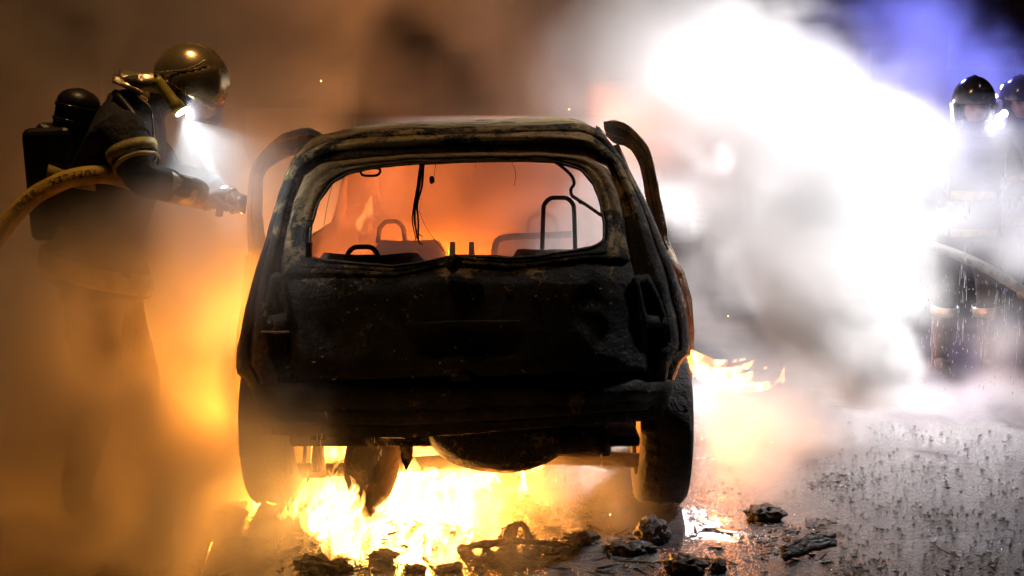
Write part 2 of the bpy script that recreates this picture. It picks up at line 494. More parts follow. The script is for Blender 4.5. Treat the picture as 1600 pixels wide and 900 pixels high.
# tailgate
gate = empty('tailgate', P(725, 430, 4.95)); keep(gate, car)
fr = ring('window_frame', WOUT, WIN, (715, 335), [(0, -.02), (.08, .012), (.35, .018), (.5, .004), (.62, .012), (.8, .004), (.9, -.006), (1, -.035)], M_GATE, gate, 260, .012, .0035, 5)
seal = polar(WIN, 715, 335, 200); pts = [P(x, y, depth(x, y) - .012) for x, y in seal]; pts.append(pts[0])
V, Fc = tube_data(jitter(pts, .002, 20), .0045, 6, False); o = mesh('window_seal', V, Fc, M_WIRE); keep(o, gate)


def interp(pts, u):
    for (a, ya), (b, yb) in zip(pts, pts[1:]):
        if u <= b: return ya + (yb - ya) * (u - a) / (b - a)
    return pts[-1][1]


topc = [(441, 431), (500, 429), (560, 431), (620, 433), (670, 418), (710, 412), (750, 415), (800, 421), (880, 411), (930, 403), (984, 407)]
rows = []
for i in range(31):
    v = i / 30; row = []
    xl = interp([(0, 441), (.35, 449), (.7, 459), (1, 466)], v); xr = interp([(0, 984), (.5, 999), (1, 1014)], v)
    for j in range(61):
        u = j / 60; px = xl + (xr - xl) * u
        yt = interp(topc, 441 + 543 * u); yb = 606 - 8 * u; py = yt + (yb - yt) * v
        bul = .035 * math.sin(min(1, v * 5) * PI / 2) - (.05 if v > .93 else 0) - .03 * (abs(u - .5) * 2) ** 8
        if .5 < v < .8 and .33 < u < .67: bul -= .022 * min(1, 16 * min(v - .5, .8 - v)) * min(1, 14 * min(u - .33, .67 - u))   # plate recess
        row.append(P(px, py, depth(px, py) - bul))
    rows.append(row)
V, Fc = grid(rows); o = mesh('gate_panel', jitter(V, .009, 7, 8), Fc, M_GATE); solid(o, .01); keep(o, gate)
o = tube('gate_handle', [P(640, 508, 4.86), P(700, 505, 4.855), P(770, 504, 4.855), P(812, 503, 4.86)], [.006, .009, .009, .005], M_BLACK, None, 8, 6); keep(o, gate)
o = boxo('gate_latch', P(722, 588, 4.90), (.07, .03, .03), M_BLACK, bev=.006, jit=.003); keep(o, gate)
fl = []  # pale flecks added to stand for small glints on the tailgate
for _ in range(70):
    px = random.uniform(470, 985); py = random.uniform(440, 595) if random.random() < .6 else random.uniform(420, 470)
    c_ = P(px, py, depth(px, py) - .045); q = random.uniform(.0015, .005)
    fl.append(box_data(c_, (q * random.uniform(1, 3.5), .0015, q), Matrix.Rotation(random.uniform(-1, 1), 3, 'Y'), q * .4))
V, Fc = merge(fl); o = mesh('glint_flecks', V, Fc, M_GLINT, None, False); o['kind'] = 'stuff'; keep(o, gate)
# melted wiper motor hub
bm = bmesh.new(); bmesh.ops.create_icosphere(bm, subdivisions=3, radius=.03)
for v in bm.verts: v.co = v.co + .012 * noise.noise_vector(v.co * 40); v.co.z *= 1.05
me = bpy.data.meshes.new('wiper_hub'); bm.to_mesh(me); bm.free()
o = link('wiper_hub', me, M_BLACK); o.location = P(709, 411, 4.93); keep(o, gate)
o = tube('wiper_stub', [P(709, 411, 4.93), P(722, 404, 4.92), P(744, 407, 4.93)], .008, M_BLACK, None, 8, 3); keep(o, gate)
# small hooks left on the frame
o = tube('catch_loop', [P(478, 345, 5.14), P(485, 343, 5.12), P(487, 350, 5.12), P(482, 354, 5.12), P(478, 351, 5.13)], .0035, M_WIRE, None, 6, 4); keep(o, gate)
V, Fc = box_data(P(482, 391, 5.06), (.02, .02, .055), None, .004); o = mesh('hinge_remnant', V, Fc, M_BLACK, None, False); keep(o, gate)

# bumper carrier
rows = []
for i in range(11):
    v = i / 10; row = []
    for j in range(51):
        u = j / 50; yb = interp([(0, 677), (.1, 681), (.33, 683), (.5, 676), (.75, 664), (.88, 658), (1, 652)], u); yt = 600 - 4 * u
        xl = interp([(0, 402), (1, 415)], v); xr = interp([(0, 1052), (1, 1030)], v); px = xl + (xr - xl) * u; py = yt + (yb - yt) * v
        if v == 1: py += 2.5 * noise.noise(Vector((u * 40, 0, 0)))
        row.append(P(px, py, depth(px, py) - .045 * math.sin(PI * min(1, v * 1.4 + .12))))
    rows.append(row)
V, Fc = grid(rows); o = mesh('bumper_beam', jitter(V, .006, 8, 4), Fc, M_BLACK); solid(o, .02); keep(o, car)
o = boxo('tow_tab', P(497, 684, 4.95), (.05, .02, .012), M_BLACK, bev=0); keep(o, car)


# burnt out tail light housings
def housing(pts, hole, seed):
    d2 = lambda x, y: depth(x, y) - .035
    c = (sum(p[0] for p in hole) / len(hole), sum(p[1] for p in hole) / len(hole))
    root = ring('tail_light_housing', pts, hole, c, [(0, -.03), (.1, 0), (.8, 0), (1, -.05)], M_BODY, car, 80, .006, .001, seed, d2)
    return root


housing([(437, 425), (424, 430), (416, 470), (407, 518), (452, 518), (450, 480)], [(441, 438), (431, 440), (425, 470), (421, 488), (446, 489), (446, 460)], 2)
housing([(990, 432), (1014, 428), (1034, 470), (1046, 512), (1004, 512), (998, 470)], [(1000, 444), (1010, 442), (1022, 470), (1030, 490), (1010, 490), (1004, 466)], 6)
o = tube('light_rail', [P(409, 518, 5.16), P(430, 519, 5.1), P(452, 518, 5.06)], .004, M_STEEL, None, 6, 3); keep(o, car)


# ajar doors with their bare window frames
def door(outer, inner, y0, y1, panel, hinge_x):
    xs = [p[0] for p in outer]; lo, hi = min(xs), max(xs)
    near = outer[-1][0]
    def dd(px):
        return y0 + (y1 - y0) * min(1, max(0, abs(px - near) / (hi - lo)))
    A = spline([Vector((x, y, 0)) for x, y in outer], 6); B = spline([Vector((x, y, 0)) for x, y in inner], 6)
    m = 130; rs = lambda L, t: L[0].lerp(L[0], 0) if t <= 0 else (L[-1] if t >= 1 else L[int(t * (len(L) - 1))].lerp(L[min(len(L) - 1, int(t * (len(L) - 1)) + 1)], t * (len(L) - 1) % 1))
    rows = []
    for k, dz in ((-.04, -.045), (-.02, .0), (.2, .002), (.24, -.012), (.7, -.014), (.74, .004), (1, .004), (1.02, -.03)):
        rows.append([P(rs(A, i / m).lerp(rs(B, i / m), k).x, rs(A, i / m).lerp(rs(B, i / m), k).y, dd(rs(A, i / m).x) - dz) for i in range(m + 1)])
    V, Fc = grid(rows); V = jitter(jitter(V, .006, 4), .0025, 22); o = mesh('door_window_frame', V, Fc, M_FRAME, None, False); solid(o, .008); return o, dd


root = empty('rear_door', P(395, 500, 6.1)); keep(root, car)
o, dd = door([(508, 216), (490, 205), (468, 204), (440, 213), (414, 236), (394, 264), (389, 300), (388, 340), (389, 380), (390, 410), (394, 450)],
             [(500, 240), (488, 236), (466, 238), (445, 247), (420, 262), (410, 276), (409, 300), (409, 335), (411, 365), (415, 390), (420, 450)], 6.0, 6.5, None, 0)
keep(o, root)
rows = [[P(x + (1 - t) * 0, y, 6.05 + t * 1.0) + Vector((t * .16, 0, 0)) for x, y in [(391, 400), (388, 440), (385, 480), (378, 530), (373, 583), (385, 640)]] for t in (0, .3, .6, 1)]
V, Fc = grid(rows); o = mesh('door_skin', jitter(V, .008, 5), Fc, M_FRAME); solid(o, .05); keep(o, root)
o = tube('roof_pillar', [P(465, 240, 6.4), P(461, 262, 6.4), P(459, 300, 6.4), P(445, 360, 6.4)], .012, M_FRAME, None, 8, 4); keep(o, car)
root = empty('rear_door', P(1060, 480, 6.1)); keep(root, car)
o, dd = door([(943, 191), (960, 190), (978, 195), (998, 212), (1014, 234), (1023, 270), (1030, 310), (1038, 350), (1044, 380), (1062, 420), (1078, 495)],
             [(948, 210), (962, 222), (978, 226), (990, 236), (1001, 258), (1006, 285), (1012, 320), (1018, 350), (1024, 372), (1040, 420), (1056, 495)], 6.0, 6.5, None, 0)
keep(o, root)
rows = [[P(x, y, 6.05 + t * 1.0) - Vector((t * .16, 0, 0)) for x, y in [(1040, 395), (1062, 430), (1072, 470), (1076, 520), (1073, 590), (1062, 650)]] for t in (0, .3, .6, 1)]
V, Fc = grid(rows); o = mesh('door_skin', jitter(V, .008, 5), Fc, M_FRAME); solid(o, .05); keep(o, root)
V, Fc = grid([[P(931, 196, 6.3), P(937, 199, 6.3), P(945, 208, 6.3), P(952, 225, 6.3)], [P(932, 206, 6.3), P(935, 212, 6.3), P(940, 220, 6.3), P(948, 232, 6.3)]])
o = mesh('frame_joint', V, Fc, M_FRAME); solid(o, .03); keep(o, root)
o = tube('roof_pillar', [P(962, 226, 6.4), P(975, 255, 6.4), P(990, 300, 6.4), P(1005, 350, 6.4)], .014, M_FRAME, None, 8, 4); keep(o, car)


# wheels
def wheel(x, y, r=.31, wd=.20, camber=0, sag=0):
    root = empty('wheel', (x, y, r - sag)); root.rotation_euler = (0, camber, 0)
    prof = [(-.5, .62), (-.52, .78), (-.50, .92), (-.40, .985), (-.2, 1), (0, 1.0), (.2, 1), (.40, .985), (.50, .92), (.52, .78), (.5, .62)]
    rows = []
    for a in range(72):
        an = 2 * PI * a / 72; row = []
        for k, (u, q) in enumerate(prof):
            g = .965 if k in (4, 6) else (.985 if k in (3, 7) and a % 2 else 1)
            rr = r * q * g * (1 + .012 * noise.noise(Vector((math.cos(an) * 4, math.sin(an) * 4, u * 3))))
            z = rr * math.sin(an); z = max(z, -r + sag * .9)
            row.append(Vector((u * wd, rr * math.cos(an), z)))
        rows.append(row)
    rows.append(rows[0]); V, Fc = grid(rows); o = mesh('tyre', V, Fc, M_TYRE, root)
    prof = [(-.42, .63), (-.40, .55), (-.1, .5), (0, .2), (.02, .04), (.1, .2), (.2, .5), (.40, .55), (.42, .63)]
    rows = [[Vector((u * wd, r * q * math.cos(2 * PI * a / 36), r * q * math.sin(2 * PI * a / 36))) for u, q in prof] for a in range(37)]
    V, Fc = grid(rows); o = mesh('rim', V, Fc, M_RIM, root)
    keep(root, car); return root


wl = P(428, 700, 5.62); wr = P(1036, 700, 5.62)
wheel(wl.x + .012, 5.62, .315, .195, math.radians(-2)); wheel(wr.x - .012, 5.62, .31, .195, math.radians(1))
wheel(wl.x + .02, 8.1, .31, .2); wheel(wr.x - .03, 8.1, .31, .2)
# under body
o = tube('rear_axle', [P(455, 735, 5.6), P(520, 735, 5.6), P(600, 728, 5.55), P(850, 715, 5.6), P(1010, 720, 5.6)], .03, M_RIM, None, 12, 3); keep(o, car)
o = tube('damper', [P(497, 680, 5.45), P(497, 735, 5.45)], [.018, .03], M_RIM, None, 12); keep(o, car)


def blob(name, c, r, mat, amp=.1, fr=4, seed=0, sub=4, rot=None):
    bm = bmesh.new(); bmesh.ops.create_icosphere(bm, subdivisions=sub, radius=1)
    for v in bm.verts:
        q = v.co.copy(); f = 1 + amp * noise.noise(q * fr + Vector((seed, 0, 0))) + amp * .5 * noise.noise(q * fr * 2.7 + Vector((seed, 3, 0)))
        v.co = Vector((q.x * r[0] * f, q.y * r[1] * f, q.z * r[2] * f))
        if rot: v.co = rot @ v.co
    me = bpy.data.meshes.new(name); bm.to_mesh(me); bm.free()
    o = link(name, me, mat); o.location = c; return o


# sagging tank
prof = [(.015, 806), (.03, 800), (.032, 792), (.06, 785), (.085, 770), (.10, 745), (.105, 715), (.10, 690), (.085, 660)]
rows = [[P(578, y, 5.3) + Vector((q * math.cos(a * PI / 12), q * .8 * math.sin(a * PI / 12), 0)) + Vector(((780 - y) * .00012, 0, 0)) for q, y in prof] for a in range(25)]
V, Fc = grid(rows); o = mesh('sagging_tank', jitter(V, .012, 8, 2), Fc, M_RIM); keep(o, car)
# hanging strap
V, Fc = grid([[P(625, 675, 5.1), P(626, 715, 5.1), P(634, 734, 5.1)], [P(645, 675, 5.1), P(645, 715, 5.1), P(636, 734, 5.1)]])
o = mesh('hanging_strap', V, Fc, M_BLACK); solid(o, .008); keep(o, car)
# silencer
prof = [(0, 668), (.3, 668.5), (.6, 673), (1, 690), (1.2, 700)]
rows = []
for i in range(25):
    a = i / 24 * PI; row = []
    for j in range(13):
        b = j / 12 * PI
        c = P(782, 655, 5.2)
        row.append(c + Vector((-.275 * math.cos(a), -.13 * math.cos(b) * math.sin(a) ** .4, -.195 * math.sin(a) ** .8 * math.sin(b) ** .5)))
    rows.append(row)
V, Fc = grid(rows); o = mesh('silencer', jitter(V, .006, 6), Fc, M_BLACK); solid(o, .01); keep(o, car)
o = tube('tail_pipe', [P(840, 688, 5.15), P(900, 690, 5.15), P(950, 689, 5.12)], [.056, .056, .056], M_BLACK, None, 20, 3); keep(o, car)
o = tube('exhaust_hanger', [P(943, 655, 5.1), P(944, 668, 5.1)], .005, M_BLACK, None, 6); keep(o, car)


# seats: bare slab frames and headrest hoops
def seat(name, x0, x1, ytop, Y, hoop, matb=M_SEAT, slant=0):
    a = P(x0, ytop, Y); b = P(x1, ytop, Y); root = empty(name, ((a.x + b.x) / 2, Y, .38)); w_ = b.x - a.x
    rows = []
    for k, z in enumerate([.42, .55, .7, a.z - .10, a.z - .04, a.z]):
        sh = 1 - (.0 if k < 3 else (.02, .08, .25)[k - 3])
        rows.append([Vector(((a.x + b.x) / 2 + (w_ / 2) * sh * math.sin(t * PI / 10 - PI / 2), Y + .05 * math.cos(t * PI / 10 * 2) + (.0), z - .012 * (t - 5) ** 2 / 10)) for t in range(11)])
    V, Fc = grid(rows); o = mesh('seat_back', jitter(V, .004, 8), Fc, matb); solid(o, .06); keep(o, root)
    o = boxo('seat_base', ((a.x + b.x) / 2, Y + .25, .48), (w_, .45, .10), matb, bev=.03); keep(o, root)
    if hoop:
        hx0, hx1, hy, yb, r, m = hoop
        o = tube('headrest_hoop', [P(hx0 - 3, yb, Y), P(hx0 - 1, hy + 22, Y), P(hx0 + 1, hy + 10, Y), P(hx0 + 10, hy + 1, Y), P((hx0 + hx1) / 2, hy, Y), P(hx1 - 10, hy + 1, Y), P(hx1 - 1, hy + 10, Y), P(hx1 + 1, hy + 22, Y), P(hx1 + 3, yb, Y)], r, m, None, 10, 5)
        keep(o, root)
    keep(root, car)


seat('rear_seat', 487, 668, 396, 5.75, (543, 590, 386, 404, .0105, M_HOOP))
seat('front_seat', 585, 692, 375, 7.0, (593, 631, 346, 380, .012, M_SEAT))
seat('rear_seat', 800, 932, 388, 5.85, (850, 896, 309, 396, .0095, M_SEAT))
seat('front_seat', 770, 880, 372, 7.0, (826, 869, 334, 385, .011, M_SEAT))
o = tube('seat_frame_rail', [P(772, 402, 6.6), P(775, 380, 6.6), P(788, 371, 6.6), P(820, 369, 6.6), P(893, 366, 6.6)], .016, M_SEAT, None, 10, 5); keep(o, car)
for px in (707, 737):
    o = tube('belt_stalk', [P(px, 404, 6.1), P(px, 378, 6.1)], [.014, .011], M_SEAT, None, 8); keep(o, car)
pts = [P(745 + 16 * math.cos(a / 24 * 2 * PI), 352 + 9 * math.sin(a / 24 * 2 * PI), 7.4 + .1 * math.sin(a / 24 * 2 * PI)) for a in range(25)]
# hanging wiring
root = empty('wiring_harness', P(657, 255, 5.5)); keep(root, car)
for k in range(5):
    dx = random.uniform(-3, 3); r_ = random.uniform(.0022, .0045)
    o = tube('wire', [P(659 + dx, 252, 5.45), P(655 + dx * 1.5, 290, 5.45), P(649 + dx, 320, 5.45), P(648 + dx * 2, 345, 5.46), P(651 + dx, 360 + k * 4, 5.47), P(652 + dx * 3, 366 + k * 4, 5.47)], [r_ * 1.2, r_, r_ * .6], M_WIRE, None, 6, 5); keep(o, root)
o = tube('wire', [P(655, 330, 5.45), P(664, 352, 5.45), P(680, 376, 5.45), P(693, 392, 5.45)], .0012, M_WIRE, None, 5, 5); keep(o, root)
o = tube('wire', [P(681, 252, 5.45), P(680, 262, 5.45), P(678, 278, 5.45)], .0013, M_WIRE, None, 5, 3); keep(o, root)
o = blob('melted_plug', P(675, 281, 5.45), (.010, .009, .015), M_WIRE, .3, 2, 1, 3); keep(o, root)
o = tube('interior_lamp_ring', [P(563, 268, 5.5), P(568, 264, 5.5), P(590, 263, 5.5), P(594, 268, 5.5), P(588, 274, 5.5), P(568, 274, 5.5), P(563, 268, 5.5)], .005, M_HOOP, None, 8, 5); keep(o, car)
for a_, b_, c_ in (((520, 285), (512, 318), (506, 352)), ((800, 253), (806, 272), (803, 291)), ((742, 254), (744, 266), (741, 277))):
    o = tube('frayed_wire', [P(*a_, 5.42), P(*b_, 5.42), P(*c_, 5.42)], .0011, M_WIRE, None, 5, 5); keep(o, car)
root = empty('heater_cable', P(900, 300, 5.3)); keep(root, car)
cab = spline([P(866, 252, 5.36), P(880, 262, 5.35), P(893, 275, 5.34), P(897, 287, 5.33), P(892, 296, 5.33), P(894, 306, 5.32), P(903, 312, 5.3), P(920, 323, 5.27), P(940, 337, 5.24)], 10)
V, Fc = tube_data(cab, [.0055 + .0022 * (i % 3 == 0) for i in range(len(cab))], 8); o = mesh('cable', V, Fc, M_WIRE); keep(o, root)
o = tube('cable_clip', [P(894, 306, 5.3), P(902, 311, 5.28), P(908, 318, 5.28)], .006, M_SEAT, None, 8, 3); keep(o, root)


# ------------------------------------------------------------------ flames
def flame_mat(name, c1, c2, strength, dens):
    """hot gas: it only gives off light, ragged by noise"""
    m = bpy.data.materials.new(name); m.use_nodes = True; nt = m.node_tree; nt.nodes.clear(); N = nt.nodes.new; L = nt.links.new
    o = N('ShaderNodeOutputMaterial'); tc = N('ShaderNodeTexCoord')
    mp = N('ShaderNodeMapping'); mp.inputs['Scale'].default_value = (1, 1, .45); L(tc.outputs['Object'], mp.inputs[0])
    nz = N('ShaderNodeTexNoise'); nz.inputs['Scale'].default_value = 13; nz.inputs['Detail'].default_value = 4; nz.inputs['Distortion'].default_value = 1.6; L(mp.outputs[0], nz.inputs['Vector'])
    r = N('ShaderNodeMapRange'); r.inputs[1].default_value = .42; r.inputs[2].default_value = .62; L(nz.outputs[0], r.inputs[0])
    mx = N('ShaderNodeMix'); mx.data_type = 'RGBA'; mx.inputs[6].default_value = (*c1, 1); mx.inputs[7].default_value = (*c2, 1); L(r.outputs[0], mx.inputs[0])
    e = N('ShaderNodeEmission'); L(mx.outputs[2], e.inputs[0])
    mm = N('ShaderNodeMath'); mm.operation = 'MULTIPLY'; L(r.outputs[0], mm.inputs[0]); mm.inputs[1].default_value = strength; L(mm.outputs[0], e.inputs[1])
    L(e.outputs[0], o.inputs['Volume']); m.cycles.volume_sampling = 'MULTIPLE_IMPORTANCE'
    return m


M_F1 = flame_mat('white hot flame', (1, .28, .03), (1, .48, .10), 95, 1)
M_F2 = flame_mat('orange flame', (1, .22, .03), (1, .38, .09), 330, 1)
M_F3 = flame_mat('faint cabin flame', (1, .25, .05), (1, .38, .10), 80, 1)
M_CORE = emit('flame core', (1, .50, .12), 7)
M_CORE2 = emit('flame core orange', (1, .30, .06), 3.5)


def tongue(pts, radii, mat, label, core=None, group='flames around the car', seg=16):
    """one tongue of fire: a wavering tapered body of gas round a thinner hot core"""
    base = Vector(pts[0]); root = empty('flame', base); tag(root, label, 'flame', group)
    sp_ = spline(pts, 8); n = len(sp_)
    def rad(i, k=1):
        t = i / (n - 1) * (len(radii) - 1); a = int(min(t, len(radii) - 2)); return k * (radii[a] + (radii[a + 1] - radii[a]) * (t - a))
    V, Fc = tube_data(sp_, [rad(i) for i in range(n)], seg)
    V = jitter(V, .25 * max(radii), 9, pts[0][0] * 7); o = mesh('flame_mantle', V, Fc, mat); keep(o, root)
    if core:
        V, Fc = tube_data(sp_, [rad(i, .28) for i in range(n)], 10); V = jitter(V, .18 * max(radii), 16, pts[0][0] * 5)
        o = mesh('flame_core', V, Fc, core); keep(o, root)
    return root


def up(px, py, Y, h, r, mat, label, core, lean=0, dy=0, n=6):
    """a ground fire: several ragged tongues that leave one bed"""
    b0 = P(px, py, Y); b0.z = max(b0.z, .015); root = empty('flame', b0); tag(root, label, 'flame', 'flames around the car'); mant = []; cores = []
    for q in range(n):
        b = b0 + Vector((random.uniform(-1, 1) * r * 1.3, random.uniform(-1, 1) * r * .8, 0)); hh = h * random.uniform(.35, 1.05) * (1.15 if q == 0 else .9); rr_ = r * random.uniform(.35, .6)
        k = random.uniform(-.5, .5) * hh * .35
        sp_ = spline([b, b + Vector((k + lean * .3, dy * .3, hh * .3)), b + Vector((-k * .8 + lean * .7, dy * .7, hh * .65)), b + Vector((lean + k * .6, dy, hh))], 7)
        V, Fc = tube_data(sp_, [rr_ * .6, rr_, rr_ * .55, .003], 10); mant.append((jitter(V, .5 * rr_, 14, q * 3 + px), Fc))
        if core:
            V, Fc = tube_data(sp_[:int(len(sp_) * .75)], [rr_ * .2, rr_ * .32, .002], 8); cores.append((jitter(V, .4 * rr_, 22, q * 5 + px), Fc))
    V, Fc = merge(mant); o = mesh('flame_mantle', V, Fc, mat); keep(o, root)
    for V, Fc in cores:
        o = mesh('flame_core', V, Fc, core); keep(o, root)


up(500, 835, 4.75, .24, .07, M_F1, 'white hot flame on the road just right of the left rear wheel', M_CORE, .06)
up(480, 800, 5.3, .20, .06, M_F1, 'small bright flame licking up beside the left rear wheel', M_CORE, .05)
up(525, 790, 5.15, .14, .045, M_F1, 'short pale flame left of the sagging tank', M_CORE, .02)
up(575, 865, 4.45, .20, .09, M_F1, 'widest white flame burning on the wet road below the sagging tank', M_CORE, .03)
up(640, 850, 4.6, .16, .06, M_F1, 'narrow white flame on the road under the hanging strap', M_CORE, .03)
up(655, 780, 5.5, .26, .14, M_F1, 'biggest blazing fire under the car between the tank and the silencer', M_CORE, .02)
up(720, 775, 5.8, .16, .12, M_F1, 'low blaze under the silencer', M_CORE, .04)
up(575, 770, 6.2, .35, .14, M_F1, 'fire burning behind the sagging tank', M_CORE2, 0)
up(425, 720, 6.7, .45, .10, M_F1, 'tall bright fire behind the left rear wheel', M_CORE2, -.02)
up(448, 815, 5.35, .12, .05, M_F1, 'low flame hugging the foot of the left rear wheel', M_CORE2, .02)
up(790, 770, 6.1, .09, .12, M_F2, 'low orange flame far under the silencer', M_CORE2, .04)
up(700, 838, 4.75, .05, .06, M_F2, 'tiny orange flame on the wet road right of the ground fires', M_CORE2, .02)
up(752, 402, 7.9, .16, .07, M_F1, 'yellow flame glowing behind the seats in the cabin', M_CORE, .03)
tongue([P(568, 366, 6.9), P(562, 350, 6.9), P(573, 335, 6.9), P(576, 318, 6.9), P(584, 303, 6.9)], [.006, .022, .024, .014, .003], M_F3, 'thin forked flame floating in the cabin above the left front seat', None)
tongue([P(578, 362, 6.95), P(580, 345, 6.95), P(582, 325, 6.95), P(579, 308, 6.95)], [.01, .016, .012, .003], M_F3, 'short flame beside the thin forked flame in the cabin', None)
# jet out of the right wheel arch
tongue([P(1066, 563, 5.6), P(1090, 575, 5.6), P(1125, 592, 5.6), P(1160, 592, 5.6), P(1200, 572, 5.65)], [.025, .035, .03, .022, .003], M_F2, 'bright flame shooting rightwards out of the right wheel arch', None)
tongue([P(1110, 588, 5.6), P(1140, 600, 5.6), P(1175, 604, 5.6), P(1215, 598, 5.6), P(1226, 575, 5.6)], [.02, .028, .024, .014, .003], M_F2, 'lower forked flame curling up to the right of the wheel arch', None)
tongue([P(1066, 560, 5.62), P(1075, 553, 5.62), P(1095, 560, 5.62), P(1125, 568, 5.62), P(1165, 560, 5.7)], [.01, .02, .02, .014, .003], M_F2, 'upper thin flame streaming from the right wheel arch', None)
tongue([P(1058, 640, 5.65), P(1054, 610, 5.6), P(1062, 588, 5.58), P(1068, 566, 5.58)], [.01, .03, .03, .01], M_F3, 'dim orange flame curling up inside the right wheel arch', None)

tongue([P(1080, 572, 5.58), P(1120, 582, 5.58), P(1160, 575, 5.6), P(1190, 556, 5.62)], [.012, .022, .014, .002], M_F2, 'rising fork of the wheel arch flame', None)
tongue([P(1072, 568, 5.55), P(1105, 596, 5.55), P(1150, 610, 5.56), P(1176, 606, 5.58)], [.012, .018, .012, .002], M_F2, 'lowest streak of the wheel arch flame', None)
# ------------------------------------------------------------------ firefighters
def skin(name, joints, edges, mat, parent=None, root_i=0, sub=2):
    me = bpy.data.meshes.new(name); me.from_pydata([tuple(j[0]) for j in joints], edges, []); me.update()
    o = link(name, me, mat)
    md = o.modifiers.new('skin', 'SKIN'); md.use_smooth_shade = True
    for i, j in enumerate(joints):
        r = j[1]; me.skin_vertices[0].data[i].radius = (r, r) if not isinstance(r, tuple) else r
        me.skin_vertices[0].data[i].use_root = (i == root_i)
    subd(o, sub)
    if parent: keep(o, parent)
    return o


def cloth_folds(o, strength=.03, size=.12):
    t = bpy.data.textures.new('folds', 'CLOUDS'); t.noise_scale = size; t.noise_depth = 2
    d = o.modifiers.new('folds', 'DISPLACE'); d.texture = t; d.strength = strength; d.mid_level = .5; d.texture_coords = 'GLOBAL'
    return o


def hand(wrist, f, nrm, parent, curl=.7, side=1, k=1.0):
    """gloved hand: palm, four curled fingers of unequal length and a thumb that leaves the side of the palm"""
    f = f.normalized(); nrm = (nrm - f * nrm.dot(f)).normalized(); s = f.cross(nrm) * side
    J = [(wrist, .026 * k), (wrist + f * .045 * k, .034 * k)]; E = [(0, 1)]
    for i, (off, ln) in enumerate(((-.033, .072), (-.011, .082), (.011, .076), (.032, .060))):
        p = wrist + f * .088 * k + s * off * k; J.append((p, .0125 * k)); E.append((1, len(J) - 1)); d = f.copy()
        for q in range(3):
            d = Matrix.Rotation(curl * (1, 1.1, .7)[q] * side, 3, s * side) @ d if False else (d * math.cos(curl) + (nrm if q == 0 else (nrm * math.cos(curl * q) - f * math.sin(curl * q))) * math.sin(curl)).normalized()
            p = p + d * ln * k * (.45, .32, .23)[q]; J.append((p, (.0115, .0105, .009)[q] * k)); E.append((len(J) - 2, len(J) - 1))
    p = wrist + f * .03 * k - s * .03 * k; J.append((p, .016 * k)); E.append((1, len(J) - 1))
    for d, l in (((f * .6 - s * .7 + nrm * .3), .035), ((f * .8 - s * .1 + nrm * .6), .03)):
        p = p + d.normalized() * l * k; J.append((p, .0125 * k)); E.append((len(J) - 2, len(J) - 1))
    return skin('glove', J, E, M_GLOVE, parent, 1, 2)


def band(a, b, ra, rb, mat, parent, name='reflective_band', seg=28, sq=1.0):
    """a strip wrapped round a limb between two points of its axis"""
    a = Vector(a); b = Vector(b); t = (b - a).normalized(); yv = Vector((0, 1, 0)); yv = (yv - t * yv.dot(t)).normalized(); x = t.cross(yv)
    rows = [[p + x * r * math.cos(k * 2 * PI / seg) + yv * r * sq * math.sin(k * 2 * PI / seg) for k in range(seg + 1)] for p, r in ((a, ra), (a.lerp(b, .5), (ra + rb) / 2 + .002), (b, rb))]
    V, Fc = grid(rows); o = mesh(name, jitter(V, .006, 9), Fc, mat); solid(o, .004, 1); keep(o, parent); return o


Y1 = 5.4
ff = skin('person', [
    (P(150, 430, Y1), (.185, .17)),       # 0 pelvis
    (P(158, 365, Y1), (.18, .165)),       # 1
    (P(174, 290, Y1), (.205, .185)),       # 2
    (P(190, 222, Y1), (.185, .18)),       # 3 chest
    (P(214, 176, Y1), (.13, .13)),       # 4 neck base
    (P(245, 150, Y1), (.065, .065)),      # 5 neck
    (P(290, 145, Y1), (.09, .085)),       # 6 head
    (P(312, 160, Y1), (.06, .06)),        # 7 chin / face
    (P(196, 205, Y1 - .20), .095),        # 8 near shoulder
    (P(222, 282, Y1 - .28), .072),        # 9 near elbow
    (P(275, 292, Y1 - .20), .060),        # 10
    (P(322, 304, Y1 - .10), .045),        # 11 near wrist
    (P(210, 200, Y1 + .20), .095),        # 12
    (P(262, 280, Y1 + .26), .07),         # 13
    (P(345, 296, Y1 + .10), .045),        # 14 far wrist
    (P(140, 470, Y1 - .10), .125),        # 15 near hip
    (P(152, 610, Y1 - .12), .085),        # 16 knee
    (Vector((P(118, 760, Y1 - .12).x, Y1 - .12, .13)), .065),
    (Vector((P(124, 790, Y1 - .12).x, Y1 - .12, .055)), .055),
    (Vector((P(178, 800, Y1 - .12).x, Y1 - .14, .05)), .045),
    (P(172, 470, Y1 + .12), .125),        # 20
    (P(222, 600, Y1 + .14), .085),
    (Vector((P(212, 750, Y1 + .14).x, Y1 + .14, .13)), .065),
    (Vector((P(218, 780, Y1 + .14).x, Y1 + .14, .055)), .055),
    (Vector((P(272, 790, Y1 + .14).x, Y1 + .14, .05)), .045),
], [(0, 1), (1, 2), (2, 3), (3, 4), (4, 5), (5, 6), (6, 7), (3, 8), (8, 9), (9, 10), (10, 11), (3, 12), (12, 13), (13, 14),
    (0, 15), (15, 16), (16, 17), (17, 18), (18, 19), (0, 20), (20, 21), (21, 22), (22, 23), (23, 24)], M_COAT)
cloth_folds(ff, .035, .10)
tag(ff, 'firefighter with a golden helmet and air cylinder stooping at the left of the burning car', 'person', 'firefighters')

